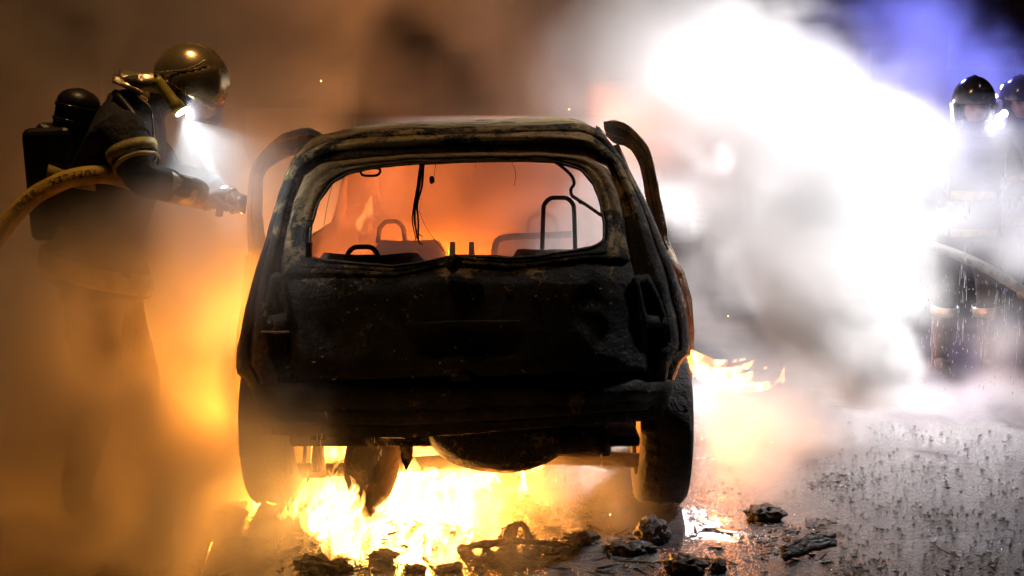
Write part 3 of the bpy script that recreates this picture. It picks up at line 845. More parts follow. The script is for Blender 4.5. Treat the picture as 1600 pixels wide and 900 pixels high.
# jacket skirt
rows = []
for py, rx, ry in ((360, .17, .165), (400, .185, .175), (448, .205, .19)):
    c = P(155 - (py - 360) * .03, py, Y1)
    rows.append([c + Vector((rx * math.cos(a * PI / 18), ry * math.sin(a * PI / 18), -.02 * math.cos(a * PI / 18) * 0 - (.045 * math.cos(a * PI / 18)))) for a in range(37)])
V, Fc = grid(rows); o = mesh('jacket_skirt', jitter(V, .012, 7), Fc, M_COAT); solid(o, .01); keep(o, ff)
rows = []
for py, rx, ry in ((404, .200, .19), (418, .206, .196), (424, .210, .199), (438, .214, .203)):
    c = P(152, py, Y1)
    rows.append([c + Vector((rx * math.cos(a * PI / 24), ry * math.sin(a * PI / 24), -.055 * math.cos(a * PI / 24) - .02 * math.sin(a * PI / 24) * 0)) for a in range(49)])
V, Fc = grid(rows); o = mesh('hem_band', jitter(V, .008, 8), Fc, M_STRIPE); solid(o, .004); keep(o, ff)
sh = P(196, 205, Y1 - .20); el = P(222, 282, Y1 - .28)
band(sh.lerp(el, .38), sh.lerp(el, .58), .094, .088, M_STRIPE, ff, 'sleeve_band')
band(sh.lerp(el, .64), sh.lerp(el, .72), .087, .083, M_STRIPE, ff, 'sleeve_band')
band(P(258, 289, Y1 - .22), P(300, 299, Y1 - .15), .058, .052, M_SILVER, ff, 'cuff_band')
band(P(150, 268, Y1 + .0), P(146, 290, Y1), .19, .19, M_STRIPE, ff, 'back_band')
o = tube('collar_cord', [P(215, 150, 5.22), P(232, 165, 5.19), P(238, 185, 5.18), P(240, 215, 5.2)], .004, M_STEEL, None, 6, 5); keep(o, ff)
o = boxo('shoulder_tab', P(224, 155, 5.235), (.03, .015, .02), M_TORCH, rot=Matrix.Rotation(.5, 3, 'Y'), bev=.004); keep(o, ff)
# face behind the visor
fc = blob('face', P(318, 150, Y1), (.07, .065, .085), M_SKIN, .04, 2, 1, 4)
for v in fc.data.vertices:
    if v.co.x > .045 and abs(v.co.y) < .018: v.co.x += .018 * max(0, 1 - abs(v.co.z + .005) / .025)      # nose
    if v.co.x > .03 and .015 < abs(v.co.y) < .04 and abs(v.co.z - .02) < .014: v.co.x -= .009            # eye sockets
    if v.co.x > .03 and abs(v.co.y) < .025 and abs(v.co.z + .043) < .005: v.co.x -= .006                 # mouth
keep(fc, ff)
# helmet
hel = empty('helmet', P(297, 128, Y1)); keep(hel, ff)
hc = P(297, 130, Y1)
rows = []
for i in range(41):
    th = i / 40 * PI                                     # from front to back over the crown
    row = []
    for j in range(33):
        ph = (j / 32 - .5) * PI * 1.12                   # across
        ax = math.cos(th); az = math.sin(th)
        q = Vector((ax, math.sin(ph), az * math.cos(ph) if abs(ph) < PI / 2 else az * math.cos(ph)))
        x = math.cos(th) * math.cos(ph * .9); z = math.sin(th) * math.cos(ph * .9); y = math.sin(ph * .86)
        crest = .008 * max(0, 1 - abs(ph) / .12)
        p = hc + Vector((x * (.137 + crest), y * .118, z * (.142 + crest) - .035 * (x > 0) * x))
        row.append(p)
    rows.append(row)
V, Fc = grid(rows)
bm = bmesh.new(); bmesh.ops.create_uvsphere(bm, u_segments=64, v_segments=48, radius=1)
for v in bm.verts:
    c = v.co.copy(); y = c.y
    crest = max(0, 1 - abs(y) / .10) * .05 * (1 if c.z > 0 else 0)
    side = .045 if (abs(y) > .35 and c.z < .25 + .35 * c.x) else 0        # raised side plates
    k = 1 + crest + side * min(1, (abs(y) - .35) * 8) if side else 1 + crest
    v.co = Vector((c.x * .137 * k * (1.02 if c.x > 0 else 1.0), y * .120 * k, c.z * .142 * k))
bm.normal_update()
dele = [v for v in bm.verts if v.co.z < -.045 - .42 * v.co.x * (1 if v.co.x > 0 else 1.3) + (.0)]
bmesh.ops.delete(bm, geom=dele, context='VERTS')
me = bpy.data.meshes.new('helmet_shell'); bm.to_mesh(me); bm.free()
o = link('helmet_shell', me, M_HELM); solid(o, .006); o.location = hc; o.rotation_euler = (0, math.radians(8), 0); keep(o, hel)
o = tube('shell_edge_trim', [P(240, 113, 5.285), P(262, 112, 5.28), P(290, 109, 5.28), P(308, 102, 5.29), P(322, 92, 5.31)], .0035, M_FOIL, None, 6, 5); keep(o, hel)
# visor lowered
rows = []
for i in range(9):
    v = i / 8; row = []
    for j in range(17):
        a = (j / 16 - .5) * PI * .95
        row.append(hc + Vector((.126 * math.cos(a) * (1 - .10 * v) + .0, .122 * math.sin(a), -.035 - .095 * v - .03 * math.cos(a))))
    rows.append(row)
V, Fc = grid(rows); o = mesh('visor', V, Fc, M_VISOR); solid(o, .003); keep(o, hel)
# neck cape
rows = []
for i in range(9):
    v = i / 8; row = []
    for j in range(13):
        u = j / 12 - .5; y = Y1 + u * .24
        top = Vector((P(244, 116, Y1).x, y, P(244, 116, Y1).z)); end = Vector((P(188, 113, Y1).x, y, P(188, 113, Y1).z))
        p = top.lerp(end, v); p.z -= abs(u) * 2 * (.075 - .045 * v) + .012 * math.sin(u * 22) ; row.append(p)
    rows.append(row)
V, Fc = grid(rows); o = mesh('neck_cape', jitter(V, .006, 14), Fc, M_FOIL); solid(o, .004); keep(o, hel)
V, Fc = grid([[P(192, 121, 5.27), P(215, 116, 5.26), P(240, 118, 5.26), P(249, 130, 5.26)], [P(191, 124, 5.27), P(205, 134, 5.255), P(228, 143, 5.25), P(249, 146, 5.255)]])
o = mesh('cape_side', jitter(V, .004, 20), Fc, M_FOIL); solid(o, .004); keep(o, hel)
# torch on the side of the helmet
ta = P(244, 124, 5.265); tb = P(283, 174, 5.255)
o = tube('torch', [ta, ta.lerp(tb, .1), ta.lerp(tb, .7), ta.lerp(tb, .75), tb], [.021, .0215, .0215, .026, .026], M_TORCH, None, 20); keep(o, hel)
o2 = tube('lens', [tb, tb + (tb - ta).normalized() * .006], .023, M_TORCHL, None, 20); keep(o2, o)
o3 = tube('torch_clip', [P(252, 118, 5.27), P(290, 166, 5.27)], .006, M_HELMD, None, 8); keep(o3, hel)
# breathing set on the back
bs = empty('breathing_set', P(105, 250, Y1)); keep(bs, ff)
cyl = spline([P(127, 138, Y1 - .03), P(112, 230, Y1 - .03), P(100, 345, Y1 - .03)], 20)
rr = []
for i in range(len(cyl)):
    t = i / (len(cyl) - 1); rr.append(.08 * min(1, math.sqrt(max(.02, 1 - (1 - min(1, t / .13)) ** 2))) if t < .9 else .08 * math.sqrt(max(.05, 1 - ((t - .9) / .1) ** 2)))
V, Fc = tube_data(cyl, rr, 24); o = mesh('air_cylinder', V, Fc, M_CYL); keep(o, bs)
for t0 in (6, 11):
    V, Fc = tube_data(cyl[t0:t0 + 2], [.083, .083], 24); o = mesh('cylinder_strap', V, Fc, M_HELMD); solid(o, .004); keep(o, bs)
    p = cyl[t0] + Vector((-.01, -.083, .0)); o = tube('buckle', [p + Vector((-.03, 0, .006)), p + Vector((.03, 0, -.006))], .003, M_STEEL, None, 6); keep(o, bs)
o = boxo('back_plate', P(95, 285, Y1), (.19, .26, .42), M_CYL, rot=Matrix.Rotation(math.radians(-3), 3, 'Y'), bev=.03); keep(o, bs)
o = boxo('pack_cover', P(84, 225, Y1), (.13, .22, .14), M_CYL, rot=Matrix.Rotation(math.radians(30), 3, 'Y'), bev=.03); keep(o, bs)
o = tube('valve', [P(82, 335, 5.3), P(82, 352, 5.3), P(86, 362, 5.3)], .012, M_STEEL, None, 10, 3); keep(o, bs)
o = tube('shoulder_strap', [P(180, 145, 5.3), P(215, 190, 5.2), P(228, 240, 5.19), P(215, 300, 5.21)], .016, M_CYL, None, 8, 5); keep(o, bs)
hand(P(322, 304, Y1 - .10), P(350, 306, Y1 - .06) - P(322, 304, Y1 - .10), Vector((0, .6, -1)), ff, .75, 1)
hand(P(345, 296, Y1 + .10), P(372, 304, Y1 + .02) - P(345, 296, Y1 + .10), Vector((0, -.6, -1)), ff, .75, -1)

# hose and nozzle he holds
hp = spline([G(-260, 830) + Vector((0, 0, .035)), P(-120, 560, 5.0), P(-20, 392, 5.05), P(40, 318, 5.09), P(82, 290, 5.12), P(122, 276, 5.14), P(165, 273, 5.165), P(210, 284, 5.19), P(265, 302, 5.25), P(318, 314, 5.33)], 16)
V, Fc = tube_data(hp, .0335, 20); hose = mesh('fire_hose', V, Fc, M_HOSE)
tag(hose, 'yellow fire hose with black lettering running under the stooping firefighter\'s arm', 'hose')


def letters(txt, path, side_off, size, parent):
    """lettering that follows the hose, reading upside down as in the photo"""
    L = [0]
    for a, b in zip(path, path[1:]): L.append(L[-1] + (b - a).length)
    def at(s):
        for i in range(len(L) - 1):
            if L[i + 1] >= s:
                k = (s - L[i]) / (L[i + 1] - L[i]); return path[i].lerp(path[i + 1], k), (path[i + 1] - path[i]).normalized()
        return path[-1], (path[-1] - path[-2]).normalized()
    s0 = None
    for i, p in enumerate(path):
        if p.x > P(146, 283, 5.14).x: s0 = L[i]; break
    s = s0; dg = bpy.context.evaluated_depsgraph_get(); parts = []
    for chh in txt:
        if chh == ' ': s -= size * .8; continue
        cu = bpy.data.curves.new('letter', 'FONT'); cu.body = chh; cu.size = size; cu.align_x = 'CENTER'; cu.align_y = 'CENTER'; cu.extrude = .0005; cu.resolution_u = 3
        ob = bpy.data.objects.new('letter', cu); COL.objects.link(ob); bpy.context.view_layer.update()
        me = bpy.data.meshes.new_from_object(ob.evaluated_get(bpy.context.evaluated_depsgraph_get()))
        p, t = at(s); nrm = Vector((0, -1, .25)); nrm = (nrm - t * nrm.dot(t)).normalized(); xa = -t; ya = nrm.cross(xa)
        M = Matrix((xa, ya, nrm)).transposed()
        vv = []
        for v in me.vertices:
            a = v.co.y / .0345; vv.append(p + M @ Vector((v.co.x, .0345 * math.sin(a), .0345 * math.cos(a) + v.co.z)))
        parts.append((vv, [tuple(f.vertices) for f in me.polygons]))
        bpy.data.objects.remove(ob); bpy.data.curves.remove(cu); bpy.data.meshes.remove(me)
        s -= size * .66
    V, Fc = merge(parts); o = mesh('lettering', V, Fc, M_INK, None, False); keep(o, parent)


letters('TUFFLEX  BEAU', hp, .034, .036, hose)
noz = empty('hose_nozzle', P(345, 314, 5.34)); tag(noz, 'wet metal hose nozzle gripped in the stooping firefighter\'s gloved hands', 'nozzle')
for nm, a, b, r, m in (('coupling', (318, 314, 5.33), (330, 315, 5.335), [.036, .038], M_STEEL), ('barrel', (330, 315, 5.335), (368, 318, 5.35), [.028, .024], M_STEEL), ('nozzle_tip', (368, 318, 5.35), (384, 320, 5.36), [.034, .036], M_HELMD)):
    o = tube(nm, [P(*a), P(*b)], r, m, None, 20); keep(o, noz)
o = tube('handle', [P(345, 318, 5.34), P(342, 338, 5.34)], .014, M_HELMD, None, 10); keep(o, noz)
o = tube('bale_lever', [P(352, 314, 5.31), P(358, 298, 5.31), P(368, 296, 5.31)], .006, M_STEEL, None, 8, 3); keep(o, noz)


def standing(x, y, h, turn, label, lampside=1, arm=1):
    """firefighter standing and facing the fire, a lance in front"""
    s = h / 1.8
    def V_(a, b, c): return Vector((x + a * s, y + b * s, c * s))
    b = skin('person', [
        (V_(0, 0, .95), (.17, .13)), (V_(0, 0, 1.12), (.165, .125)), (V_(0, 0, 1.32), (.19, .13)), (V_(0, 0, 1.44), (.11, .1)), (V_(0, -.01, 1.53), .06), (V_(0, -.02, 1.62), .085), (V_(0, -.02, 1.70), .08),
        (V_(-.2, 0, 1.40), .085), (V_(-.29, -.06, 1.15), .065), (V_(-.22, -.30, 1.06), .042),
        (V_(.2, 0, 1.40), .085), (V_(.29, -.04, 1.15), .065), (V_(.14, -.32, 1.10), .042),
        (V_(-.11, 0, .88), .115), (V_(-.13, -.03, .5), .08), (V_(-.14, 0, .14), .06), (V_(-.14, 0, .06), .05), (V_(-.15, -.15, .05), .045),
        (V_(.11, 0, .88), .115), (V_(.14, -.02, .5), .08), (V_(.16, .03, .14), .06), (V_(.16, .03, .06), .05), (V_(.18, -.12, .05), .045)],
        [(0, 1), (1, 2), (2, 3), (3, 4), (4, 5), (5, 6), (2, 7), (7, 8), (8, 9), (2, 10), (10, 11), (11, 12), (0, 13), (13, 14), (14, 15), (15, 16), (16, 17), (0, 18), (18, 19), (19, 20), (20, 21), (21, 22)], M_COAT)
    cloth_folds(b, .03, .1)
    tag(b, label, 'person', 'firefighters')
    f = blob('face', V_(0, -.05, 1.625), (.066, .07, .088), M_SKIN, .04, 2, 1, 4)
    for v in f.data.vertices:
        if v.co.y < -.045 and abs(v.co.x) < .016: v.co.y -= .018 * max(0, 1 - abs(v.co.z + .005) / .025)
        if v.co.y < -.03 and .015 < abs(v.co.x) < .04 and abs(v.co.z - .018) < .012: v.co.y += .009
        if v.co.y < -.03 and abs(v.co.x) < .024 and abs(v.co.z + .043) < .005: v.co.y += .006
    keep(f, b)
    he = empty('helmet', V_(0, 0, 1.7)); keep(he, b)
    bm = bmesh.new(); bmesh.ops.create_uvsphere(bm, u_segments=40, v_segments=28, radius=1)
    for v in bm.verts:
        c = v.co; cr = .05 * max(0, 1 - abs(c.x) / .12) * (c.z > 0); v.co = Vector((c.x * .122 * (1 + cr), c.y * .145, c.z * .15 * (1 + cr)))
    bmesh.ops.delete(bm, geom=[v for v in bm.verts if v.co.z < -.02 and v.co.y < -.03 or v.co.z < -.11], context='VERTS')
    me = bpy.data.meshes.new('helmet_shell'); bm.to_mesh(me); bm.free(); o = link('helmet_shell', me, M_HELMD); solid(o, .006); o.location = V_(0, -.01, 1.665); keep(o, he)
    for sg in (-1, 1):
        o = boxo('side_plate', V_(sg * .122, -.02, 1.60), (.018, .07, .12), M_SILVER, rot=Matrix.Rotation(.12 * sg, 3, 'Y'), bev=.006); keep(o, he)
    o = tube('helmet_torch', [V_(.13 * lampside, .02, 1.575), V_(.13 * lampside, -.1, 1.57)], .028, M_HELMD, None, 16); keep(o, he)
    o2 = tube('lens', [V_(.13 * lampside, -.102, 1.57), V_(.13 * lampside, -.108, 1.57)], .026, M_LED, None, 16); keep(o2, o)
    for z, r, q in ((1.13, .19, .8), (.90, .195, .8)):
        band(V_(0, 0, z), V_(0, 0, z - .05), r * s, r * s, M_STRIPE, b, 'jacket_band', 32, .8)
    for sg in (-1, 1):
        band(V_(sg * .125, -.02, .42), V_(sg * .13, -.015, .36), .088 * s, .084 * s, M_SILVER, b, 'trouser_band')
        band(V_(sg * .285, -.06, 1.17), V_(sg * .27, -.12, 1.135), .076 * s, .074 * s, M_STRIPE, b, 'sleeve_band')
        o = tube('side_piping', [V_(sg * .18, -.09, 1.38), V_(sg * .17, -.135, 1.2), V_(sg * .175, -.14, 1.0), V_(sg * .17, -.13, .86)], .006, M_SILVER, None, 6, 4); keep(o, b)
        hand(V_(*((-.22, -.30, 1.06) if sg < 0 else (.14, -.32, 1.10))), Vector((-sg * .4, -1, 0)), Vector((0, 0, -1)), b, .8, sg)
    return b


p2 = P(1520, 160, 8.5)
standing(p2.x, 8.5, 1.755, 0, 'firefighter in a dark shiny helmet standing in the smoke at the right', 1)
p3 = P(1592, 160, 9.3)
standing(p3.x, 9.3, 1.78, 0, 'firefighter behind the other one at the right edge', -1)
# lance of the standing firefighter
lan = tube('fire_hose', [P(1330, 345, 8.0), P(1395, 364, 8.05), P(1455, 384, 8.1), P(1500, 400, 8.15), P(1560, 430, 8.2), P(1700, 520, 8.3)], .03, M_SILVER, None, 14, 6)
tag(lan, 'pale fire hose lance held across by the standing firefighters on the right', 'hose')

# small glowing discs added to stand for warm glints at the right edge
lamps = [(1568, 137, .03), (1556, 150, .02), (1584, 146, .024), (1593, 146, .022), (1574, 166, .02), (1568, 172, .018)]
for i, (px, py, r) in enumerate(lamps):
    root = empty('glint_disc', P(px, py, 10.6)); tag(root, 'small round glowing disc added as a warm glint beside the firefighter helmet at the right edge', 'glint', 'warm glint discs at the right edge')
    o = tube('housing', [P(px, py, 10.66), P(px, py, 10.60)], r * 1.25, M_HELMD, None, 14); keep(o, root)
    o = tube('lens', [P(px, py, 10.60), P(px, py, 10.59)], r * .8, M_WARMGL, None, 14); keep(o, root)

# floodlight mast that makes the white glow
fm = empty('floodlight_mast', (P(1330, 250, 11.6).x, 11.6, 0)); tag(fm, 'tripod floodlight with a bright horizontal lamp bar, lost in the white glare', 'floodlight')
bx = fm.location.x
o = tube('mast', [(bx, 11.6, .3), (bx, 11.6, 1.25)], .025, M_STEEL, None, 12); keep(o, fm)
for a in range(3):
    o = tube('leg', [(bx, 11.6, .75), (bx + .5 * math.cos(a * 2.1 + .4), 11.6 + .5 * math.sin(a * 2.1 + .4), .02)], .015, M_STEEL, None, 8); keep(o, fm)
a = P(1225, 256, 11.5); b = P(1455, 256, 11.5)
o = boxo('lamp_bar', (a + b) / 2 + Vector((0, .07, 0)), (b.x - a.x, .1, .16), M_STEEL, bev=.02); keep(o, fm)
o2 = boxo('lens', (a + b) / 2, ((b.x - a.x) * .98, .02, .12), M_LED, bev=.005); keep(o2, o)

# ------------------------------------------------------------------ debris on the road
def lump(px, py, r, label, amp=.5, seed=0, name='charred_lump', cat='debris', fr=2.6, rz=0):
    r = tuple(q * .82 for q in r); g = G(px, py); o = blob(name, g + Vector((0, 0, r[2] * .55)), r, M_DEBRIS, amp, fr, seed, 4, Matrix.Rotation(rz, 3, 'Z'))
    tag(o, label, cat, 'charred lumps on the road'); return o


lump(246, 845, (.05, .05, .085), 'upright black lump standing on the road at the lower left', .4, 3)
lump(380, 862, (.11, .06, .04), 'low smoking heap of charred scraps left of the wheel', .42, 5)
lump(505, 892, (.11, .05, .045), 'long black charred lump lying at the bottom below the left flames', .42, 8)
lump(600, 872, (.06, .04, .025), 'dim brown heap right behind the bottom flames', .42, 9)
lump(1018, 845, (.075, .07, .07), 'angular black lump near the right rear wheel', .42, 12)
lump(985, 862, (.10, .06, .03), 'wide low heap of ash and scraps in front of the right rear wheel', .42, 14)
lump(905, 848, (.08, .05, .03), 'small rounded charred lump left of the ash heap', .6, 16)
lump(1070, 895, (.09, .06, .05), 'black lump at the bottom edge right of centre', .42, 18)
lump(1122, 893, (.03, .03, .035), 'round black nub at the bottom edge beside the larger lump', .4, 20)
lump(1195, 812, (.09, .06, .045), 'dark lump half veiled by orange smoke right of the car', .42, 22)
lump(700, 893, (.05, .03, .02), 'flat charred scrap on the bright puddle', .42, 24)
lump(650, 893, (.045, .03, .02), 'thin curved charred scrap at the bottom edge below the fire', .42, 25)
lump(360, 815, (.07, .05, .05), 'drooping charred scrap above the low smoking heap', .42, 27)
root = empty('twisted_scrap', G(810, 850)); tag(root, 'twisted charred loop of metal standing upright on the wet road', 'debris')
gy = G(810, 850).y
o = tube('loop', [P(793, 850, gy), P(797, 832, gy), P(808, 819, gy), P(818, 820, gy), P(823, 830, gy), P(826, 842, gy)], [.02, .028, .012, .009, .011, .014], M_DEBRIS, None, 10, 5)
o.data.vertices.foreach_set('co', [c for v in jitter([v.co for v in o.data.vertices], .008, 40) for c in v]); keep(o, root)
o = tube('stick', [G(715, 862) + Vector((0, 0, .012)), G(800, 853) + Vector((0, 0, .015)), G(868, 855) + Vector((0, 0, .012)), G(905, 858) + Vector((0, 0, .01))], [.012, .014, .008, .004], M_DEBRIS, None, 8, 6)
o.data.vertices.foreach_set('co', [c for v in jitter([v.co for v in o.data.vertices], .008, 30) for c in v]); keep(o, root)
root = empty('charred_plank', G(1265, 870)); tag(root, 'splintered charred plank lying on the wet road at the lower right', 'debris')
for k in range(3):
    a = G(1225, 880 - k * 3) + Vector((0, 0, .02 + .008 * k)); b = G(1305, 858 - k * 3) + Vector((0, 0, .02 + .008 * k))
    V, Fc = tube_data(spline([a, a.lerp(b, .4) + Vector((0, .01, .006)), b], 8), [.014, .02, .017, .008], 6); V = jitter(V, .008, 35, k)
    o = mesh('splinter', V, Fc, M_DEBRIS); keep(o, root)
rod = tube('metal_rod', [G(315, 899) + Vector((0, 0, .01)), G(331, 862) + Vector((0, 0, .03))], .005, M_STEEL, None, 8); tag(rod, 'thin metal rod glinting with firelight at the lower left', 'rod')
rod2 = tube('bent_wire', [G(1455, 850) + Vector((0, 0, .006)), G(1475, 865) + Vector((0, 0, .01)), G(1500, 874) + Vector((0, 0, .006))], .003, M_DEBRIS, None, 6, 4); tag(rod2, 'thin bent wire lying on the glittering wet asphalt', 'wire')

parts = []
def scatter(n_, x0, x1, y0, y1, smin, smax, bias=None):
    for _ in range(n_):
        px = random.uniform(x0, x1); py = random.uniform(y0, y1)
        if bias and noise.noise(Vector((px * .012, py * .022, 0))) < .35 * bias * random.uniform(-.3, 1): continue
        g = G(px, py); s = random.uniform(smin, smax) ** 1.0
        s *= random.choice((.6, .8, 1, 1.4))
        c = g + Vector((0, 0, s * .25)); R = Matrix.Rotation(random.uniform(0, 6.3), 3, 'Z') @ Matrix.Rotation(random.uniform(-.3, .3), 3, 'X')
        parts.append(box_data(c, (s * random.uniform(.8, 2.4), s, s * random.uniform(.15, .4)), R, s * .3))
scatter(1300, 1100, 1480, 655, 900, .002, .008, .8)
scatter(1100, 1150, 1400, 740, 900, .002, .010, .8)
scatter(500, 1300, 1600, 660, 900, .003, .009)
scatter(1300, 780, 1010, 770, 860, .003, .009, .3)
scatter(260, 640, 1100, 830, 900, .003, .010, .4)
scatter(500, 150, 640, 820, 900, .003, .010, .3)
for _ in range(240):
    px = random.choice((random.uniform(180, 1300), random.uniform(420, 1150))); py = random.uniform(815, 899); g = G(px, py); q = random.uniform(.004, .02)
    R = Matrix.Rotation(random.uniform(0, 6.3), 3, 'Z') @ Matrix.Rotation(random.uniform(-.25, .25), 3, 'Y')
    parts.append(box_data(g + Vector((0, 0, q * .15)), (q * random.uniform(2, 7), q * random.uniform(.15, .5), q * random.uniform(.1, .4)), R, q * .15))
V, Fc = merge(parts); dbs = mesh('debris', V, Fc, M_DEBRIS, None, False); tag(dbs, 'small charred crumbs strewn over the wet road', 'debris', kind='stuff')

# water falling from the car and from the hoses
parts = []
def drop(c, l, r):
    parts.append(tube_data([c + Vector((0, 0, l)), c + Vector((0, 0, l * .5)), c, c - Vector((0, 0, r))], [.0003, r * .7, r, r * .4], 5))
for px, y0, y1, Yd, nn in ((497, 684, 760, 4.93, 14), (450, 690, 800, 4.95, 16), (482, 690, 770, 4.95, 10), (590, 684, 720, 4.94, 6), (880, 740, 800, 4.95, 18), (935, 712, 770, 4.95, 6), (436, 700, 860, 4.95, 16), (710, 740, 760, 5, 5)):
    for _ in range(nn):
        drop(P(px + random.uniform(-5, 5) + random.uniform(0, 1) * 4, random.uniform(y0, y1), Yd), random.uniform(.006, .03), random.uniform(.0012, .0026))
for px, y0, y1 in ((1466, 320, 420), (1452, 430, 470), (1512, 322, 345), (1508, 400, 450), (1462, 500, 590), (1505, 460, 560), (1540, 500, 560), (1560, 440, 580), (1575, 430, 580), (1590, 500, 590), (1460, 215, 245)):
    for _ in range(18):
        yy = random.uniform(y0, y1); drop(P(px + random.uniform(-6, 6) - (yy - y0) * .08, yy, random.uniform(7.2, 8.2)), random.uniform(.01, .09), random.uniform(.0006, .0020))
for _ in range(260):
    drop(P(random.uniform(1400, 1600), random.uniform(430, 640), random.uniform(6.2, 8)), random.uniform(.003, .02), random.uniform(.0008, .0026))
V, Fc = merge(parts); wd = mesh('water_drops', V, Fc, M_WATER); tag(wd, 'water dripping off the car and spraying down in front of the firefighters', 'water', kind='stuff')
parts = []
for _ in range(40):
    p = P(random.choice((random.uniform(820, 1000), random.uniform(420, 620), random.uniform(900, 1250))), random.uniform(60, 900) if random.random() < .3 else random.uniform(620, 880), random.uniform(5, 8))
    parts.append(box_data(p, (.003, .003, .004), None, .001))
V, Fc = merge(parts); sp_o = mesh('sparks', V, Fc, emit('spark', (1, .45, .1), 14), None, False); tag(sp_o, 'tiny glowing sparks drifting round the burning car', 'sparks', kind='stuff')


# ------------------------------------------------------------------ smoke
def smoke(label, lo, hi, vox, blobs, dens, nscale, amp, edge, color, aniso, seed=0, detail=5, stretch=(1, 1, 1), power=2, floor_=.25, absorb=None):
    me = bpy.data.meshes.new('smoke'); me.from_pydata([lo, hi], [], []); o = bpy.data.objects.new('smoke', me); COL.objects.link(o)
    ng = bpy.data.node_groups.new('smoke', 'GeometryNodeTree')
    ng.interface.new_socket('Geometry', in_out='INPUT', socket_type='NodeSocketGeometry')
    ng.interface.new_socket('Geometry', in_out='OUTPUT', socket_type='NodeSocketGeometry')
    N = ng.nodes.new; L = ng.links.new
    pos = N('GeometryNodeInputPosition').outputs[0]
    def put(n, i, s):
        if isinstance(s, bpy.types.NodeSocket): L(s, n.inputs[i])
        elif s is not None: n.inputs[i].default_value = s
    def vm(op, a, b=None):
        n = N('ShaderNodeVectorMath'); n.operation = op; put(n, 0, a); put(n, 1, b); return n
    def mt(op, a, b=None, cl=False):
        n = N('ShaderNodeMath'); n.operation = op; n.use_clamp = cl; put(n, 0, a); put(n, 1, b); return n.outputs[0]
    nz = N('ShaderNodeTexNoise'); nz.inputs['Scale'].default_value = nscale; nz.inputs['Detail'].default_value = detail
    nz.inputs['Roughness'].default_value = .58; nz.inputs['Distortion'].default_value = .7
    L(vm('ADD', vm('MULTIPLY', pos, stretch).outputs[0], (seed * 3.1, seed * 1.7, seed * 2.3)).outputs[0], nz.inputs['Vector'])
    f = None
    for (cc, r, wt) in blobs:
        d = vm('LENGTH', vm('DIVIDE', vm('SUBTRACT', pos, tuple(cc)).outputs[0], tuple(r)).outputs[0]).outputs['Value']
        v = mt('MULTIPLY', mt('SUBTRACT', 1.0, d), wt); f = v if f is None else mt('MAXIMUM', f, v)
    g = mt('ADD', f, mt('MULTIPLY', mt('SUBTRACT', nz.outputs[0], .5), amp))
    g = mt('POWER', mt('DIVIDE', g, edge, True), power)
    g = mt('MULTIPLY', g, mt('MULTIPLY', mt('MAXIMUM', mt('SUBTRACT', nz.outputs[0], floor_), 0), 4.0 * dens))
    vc = N('GeometryNodeVolumeCube'); L(g, vc.inputs['Density'])
    vc.inputs['Min'].default_value = lo; vc.inputs['Max'].default_value = hi
    for i, a in enumerate('XYZ'): vc.inputs['Resolution ' + a].default_value = max(4, int((hi[i] - lo[i]) / vox))
    m = bpy.data.materials.new('smoke'); m.use_nodes = True; nt = m.node_tree; nt.nodes.clear()
    out = nt.nodes.new('ShaderNodeOutputMaterial'); pv = nt.nodes.new('ShaderNodeVolumePrincipled')
    pv.inputs['Color'].default_value = (*color, 1); pv.inputs['Density'].default_value = 1; pv.inputs['Anisotropy'].default_value = aniso
    nt.links.new(pv.outputs[0], out.inputs['Volume']); me.materials.append(m)
    m.cycles.volume_interpolation = 'LINEAR'
    sm = N('GeometryNodeSetMaterial'); sm.inputs['Material'].default_value = m
    go = N('NodeGroupOutput'); L(vc.outputs[0], sm.inputs[0]); L(sm.outputs[0], go.inputs[0])
    md = o.modifiers.new('smoke', 'NODES'); md.node_group = ng
    tag(o, label, 'smoke', kind='stuff'); return o


W_ = (.92, .91, .9)
# low orange bank round the left firefighter's legs and beside the car
smoke('thick smoke rolling low over the road left of the car', (-3.6, 4.2, 0), (-.2, 7.6, 2.1), .045,
      [(P(130, 640, 5.1), (.7, 1.0, .85), 1.3), (P(60, 740, 5.1), (1.5, 1.1, .6), 1.1), (P(330, 440, 5.7), (.45, .6, .45), .9), (P(260, 840, 4.8), (.8, .5, .22), 1), (P(130, 560, 4.8), (.6, .45, .42), 1.1), (P(260, 370, 5.1), (.45, .32, .28), 1)], 6.5, 1.7, 1.3, .7, W_, .45, 1, floor_=.41)
# veil over the firefighter and beam
smoke('thin veil of smoke lit by the helmet torch', (-2.8, 4.5, .4), (-.2, 6.9, 2.5), .045,
      [(P(330, 270, 5.4), (.45, .6, .42), 1), (P(250, 420, 5.0), (.7, .4, .35), 1)], 1.6, 2.2, .8, .8, W_, .35, 4)
# brown backdrop of smoke behind everything on the left and above
smoke('brown wall of smoke rising behind the car', (-5.5, 8.1, 0), (2.2, 11.4, 4.4), .10,
      [((-2, 9.9, 1.2), (3.6, 1.6, 3.4), 1.2), ((0, 9.8, 2.3), (1.6, 1.5, 2), 1)], 2.6, 1.0, 1.2, .6, (.85, .80, .76), .0, 6, floor_=.42)
# cabin
smoke('hot smoke filling the cabin', (-.95, 5.4, .5), (.65, 8.1, 1.5), .05, [((-.15, 6.9, .95), (1.0, 1.55, .8), 1.4)], 2.3, 2.0, .7, .6, W_, .3, 9)
# under car
smoke('steam curling under the car', (-1.1, 4.3, 0), (1.5, 6.4, .75), .035,
      [(P(560, 790, 5.6), (.3, .4, .2), .9), (P(800, 770, 5.4), (.9, .6, .25), .8), (P(1175, 700, 5.8), (.36, .45, .36), 1.5), (P(690, 850, 4.7), (.6, .3, .1), .7)], 1.6, 3.2, 1.1, .9, W_, .35, 11)
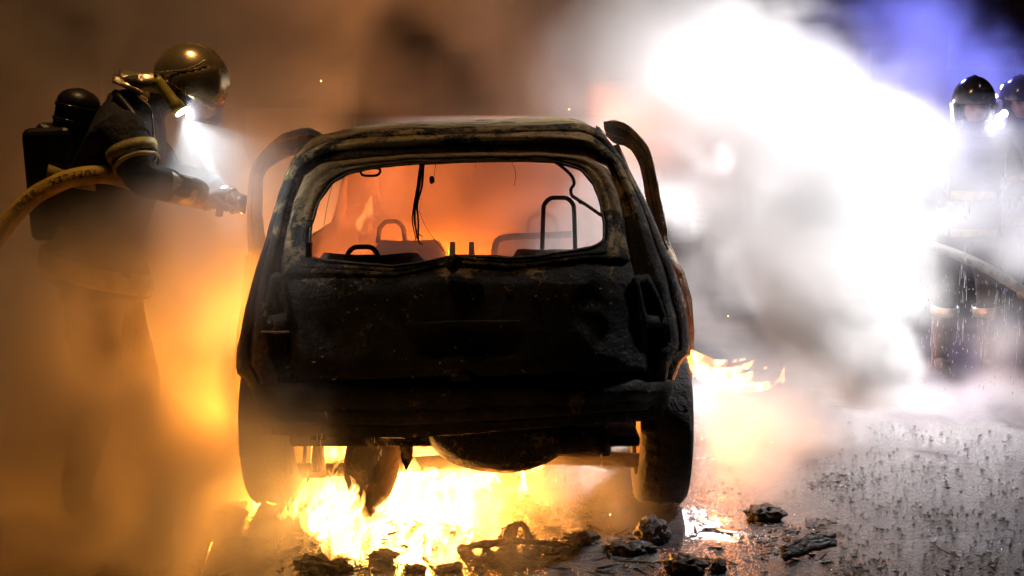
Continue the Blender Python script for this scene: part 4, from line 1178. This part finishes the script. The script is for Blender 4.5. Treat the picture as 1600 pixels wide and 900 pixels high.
# white cloud on the right
smoke('dense white cloud of steam billowing right of the car', (-.7, 5.6, 0), (3.6, 9.8, 3.6), .045,
      [(P(1170, 260, 7.4), (.85, .9, .85), 1), (P(1290, 520, 6.9), (.62, .6, .34), 1.1), (P(1380, 560, 6.7), (.28, .3, .2), 1.2), (P(1180, 430, 6.9), (.6, .7, .5), 1), (P(1180, 640, 6.5), (.5, .6, .4), .9), (P(1150, 130, 8.6), (.9, .8, .6), .9), (P(1020, 110, 8.4), (.7, .8, .6), .9), (P(1120, 380, 7.0), (.4, .5, .4), 1), (P(1330, 440, 7.2), (.6, .6, .4), 1),
       (P(1330, 250, 8.0), (.7, .7, .42), 1.0)], 5.5, 1.5, 1.6, .4, (.97, .97, .97), .4, 14, 6, floor_=.40)
# sharp edged billow at its foot
smoke('bright rounded billow of steam at the foot of the white cloud', (1.0, 5.6, .1), (2.9, 8.0, 1.6), .035,
      [(P(1350, 545, 6.7), (.28, .3, .2), 1.2), (P(1395, 570, 6.7), (.17, .2, .14), 1.2), (P(1290, 480, 6.9), (.36, .4, .26), 1.1), (P(1360, 610, 6.6), (.22, .25, .1), 1)], 6.0, 3.2, .9, .25, (.98, .98, .98), .1, 23, 6)
# haze on the right, round the crew
smoke('drifting bluish smoke round the two standing firefighters', (-.4, 7.2, 0), (5.4, 12.2, 4.2), .075,
      [(P(1500, 330, 7.8), (1.1, .6, .42), 1.3), (P(1530, 375, 7.4), (.8, .45, .28), 1.4), (P(1540, 215, 8.0), (.7, .3, .25), 1), (P(1400, 150, 10), (1.5, 1.5, .8), .9), (P(1500, 615, 7.6), (1.2, .7, .14), 1.1), (P(1530, 520, 7.7), (.7, .35, .3), .75), (P(1550, 250, 10), (1.5, 1.5, .8), .8)], 3.6, 1.3, 1.5, .7, (.95, .95, .97), .2, 17, 6, floor_=.42)
# spray mist
smoke('low mist drifting over the wet road at the right', (1.2, 5.0, 0), (3.8, 8.2, .6), .04, [(P(1480, 640, 7.4), (1.0, .9, .16), 1), (P(1300, 680, 6.3), (.7, .7, .25), .9)], .9, 2.4, 1.2, .9, W_, .3, 19)
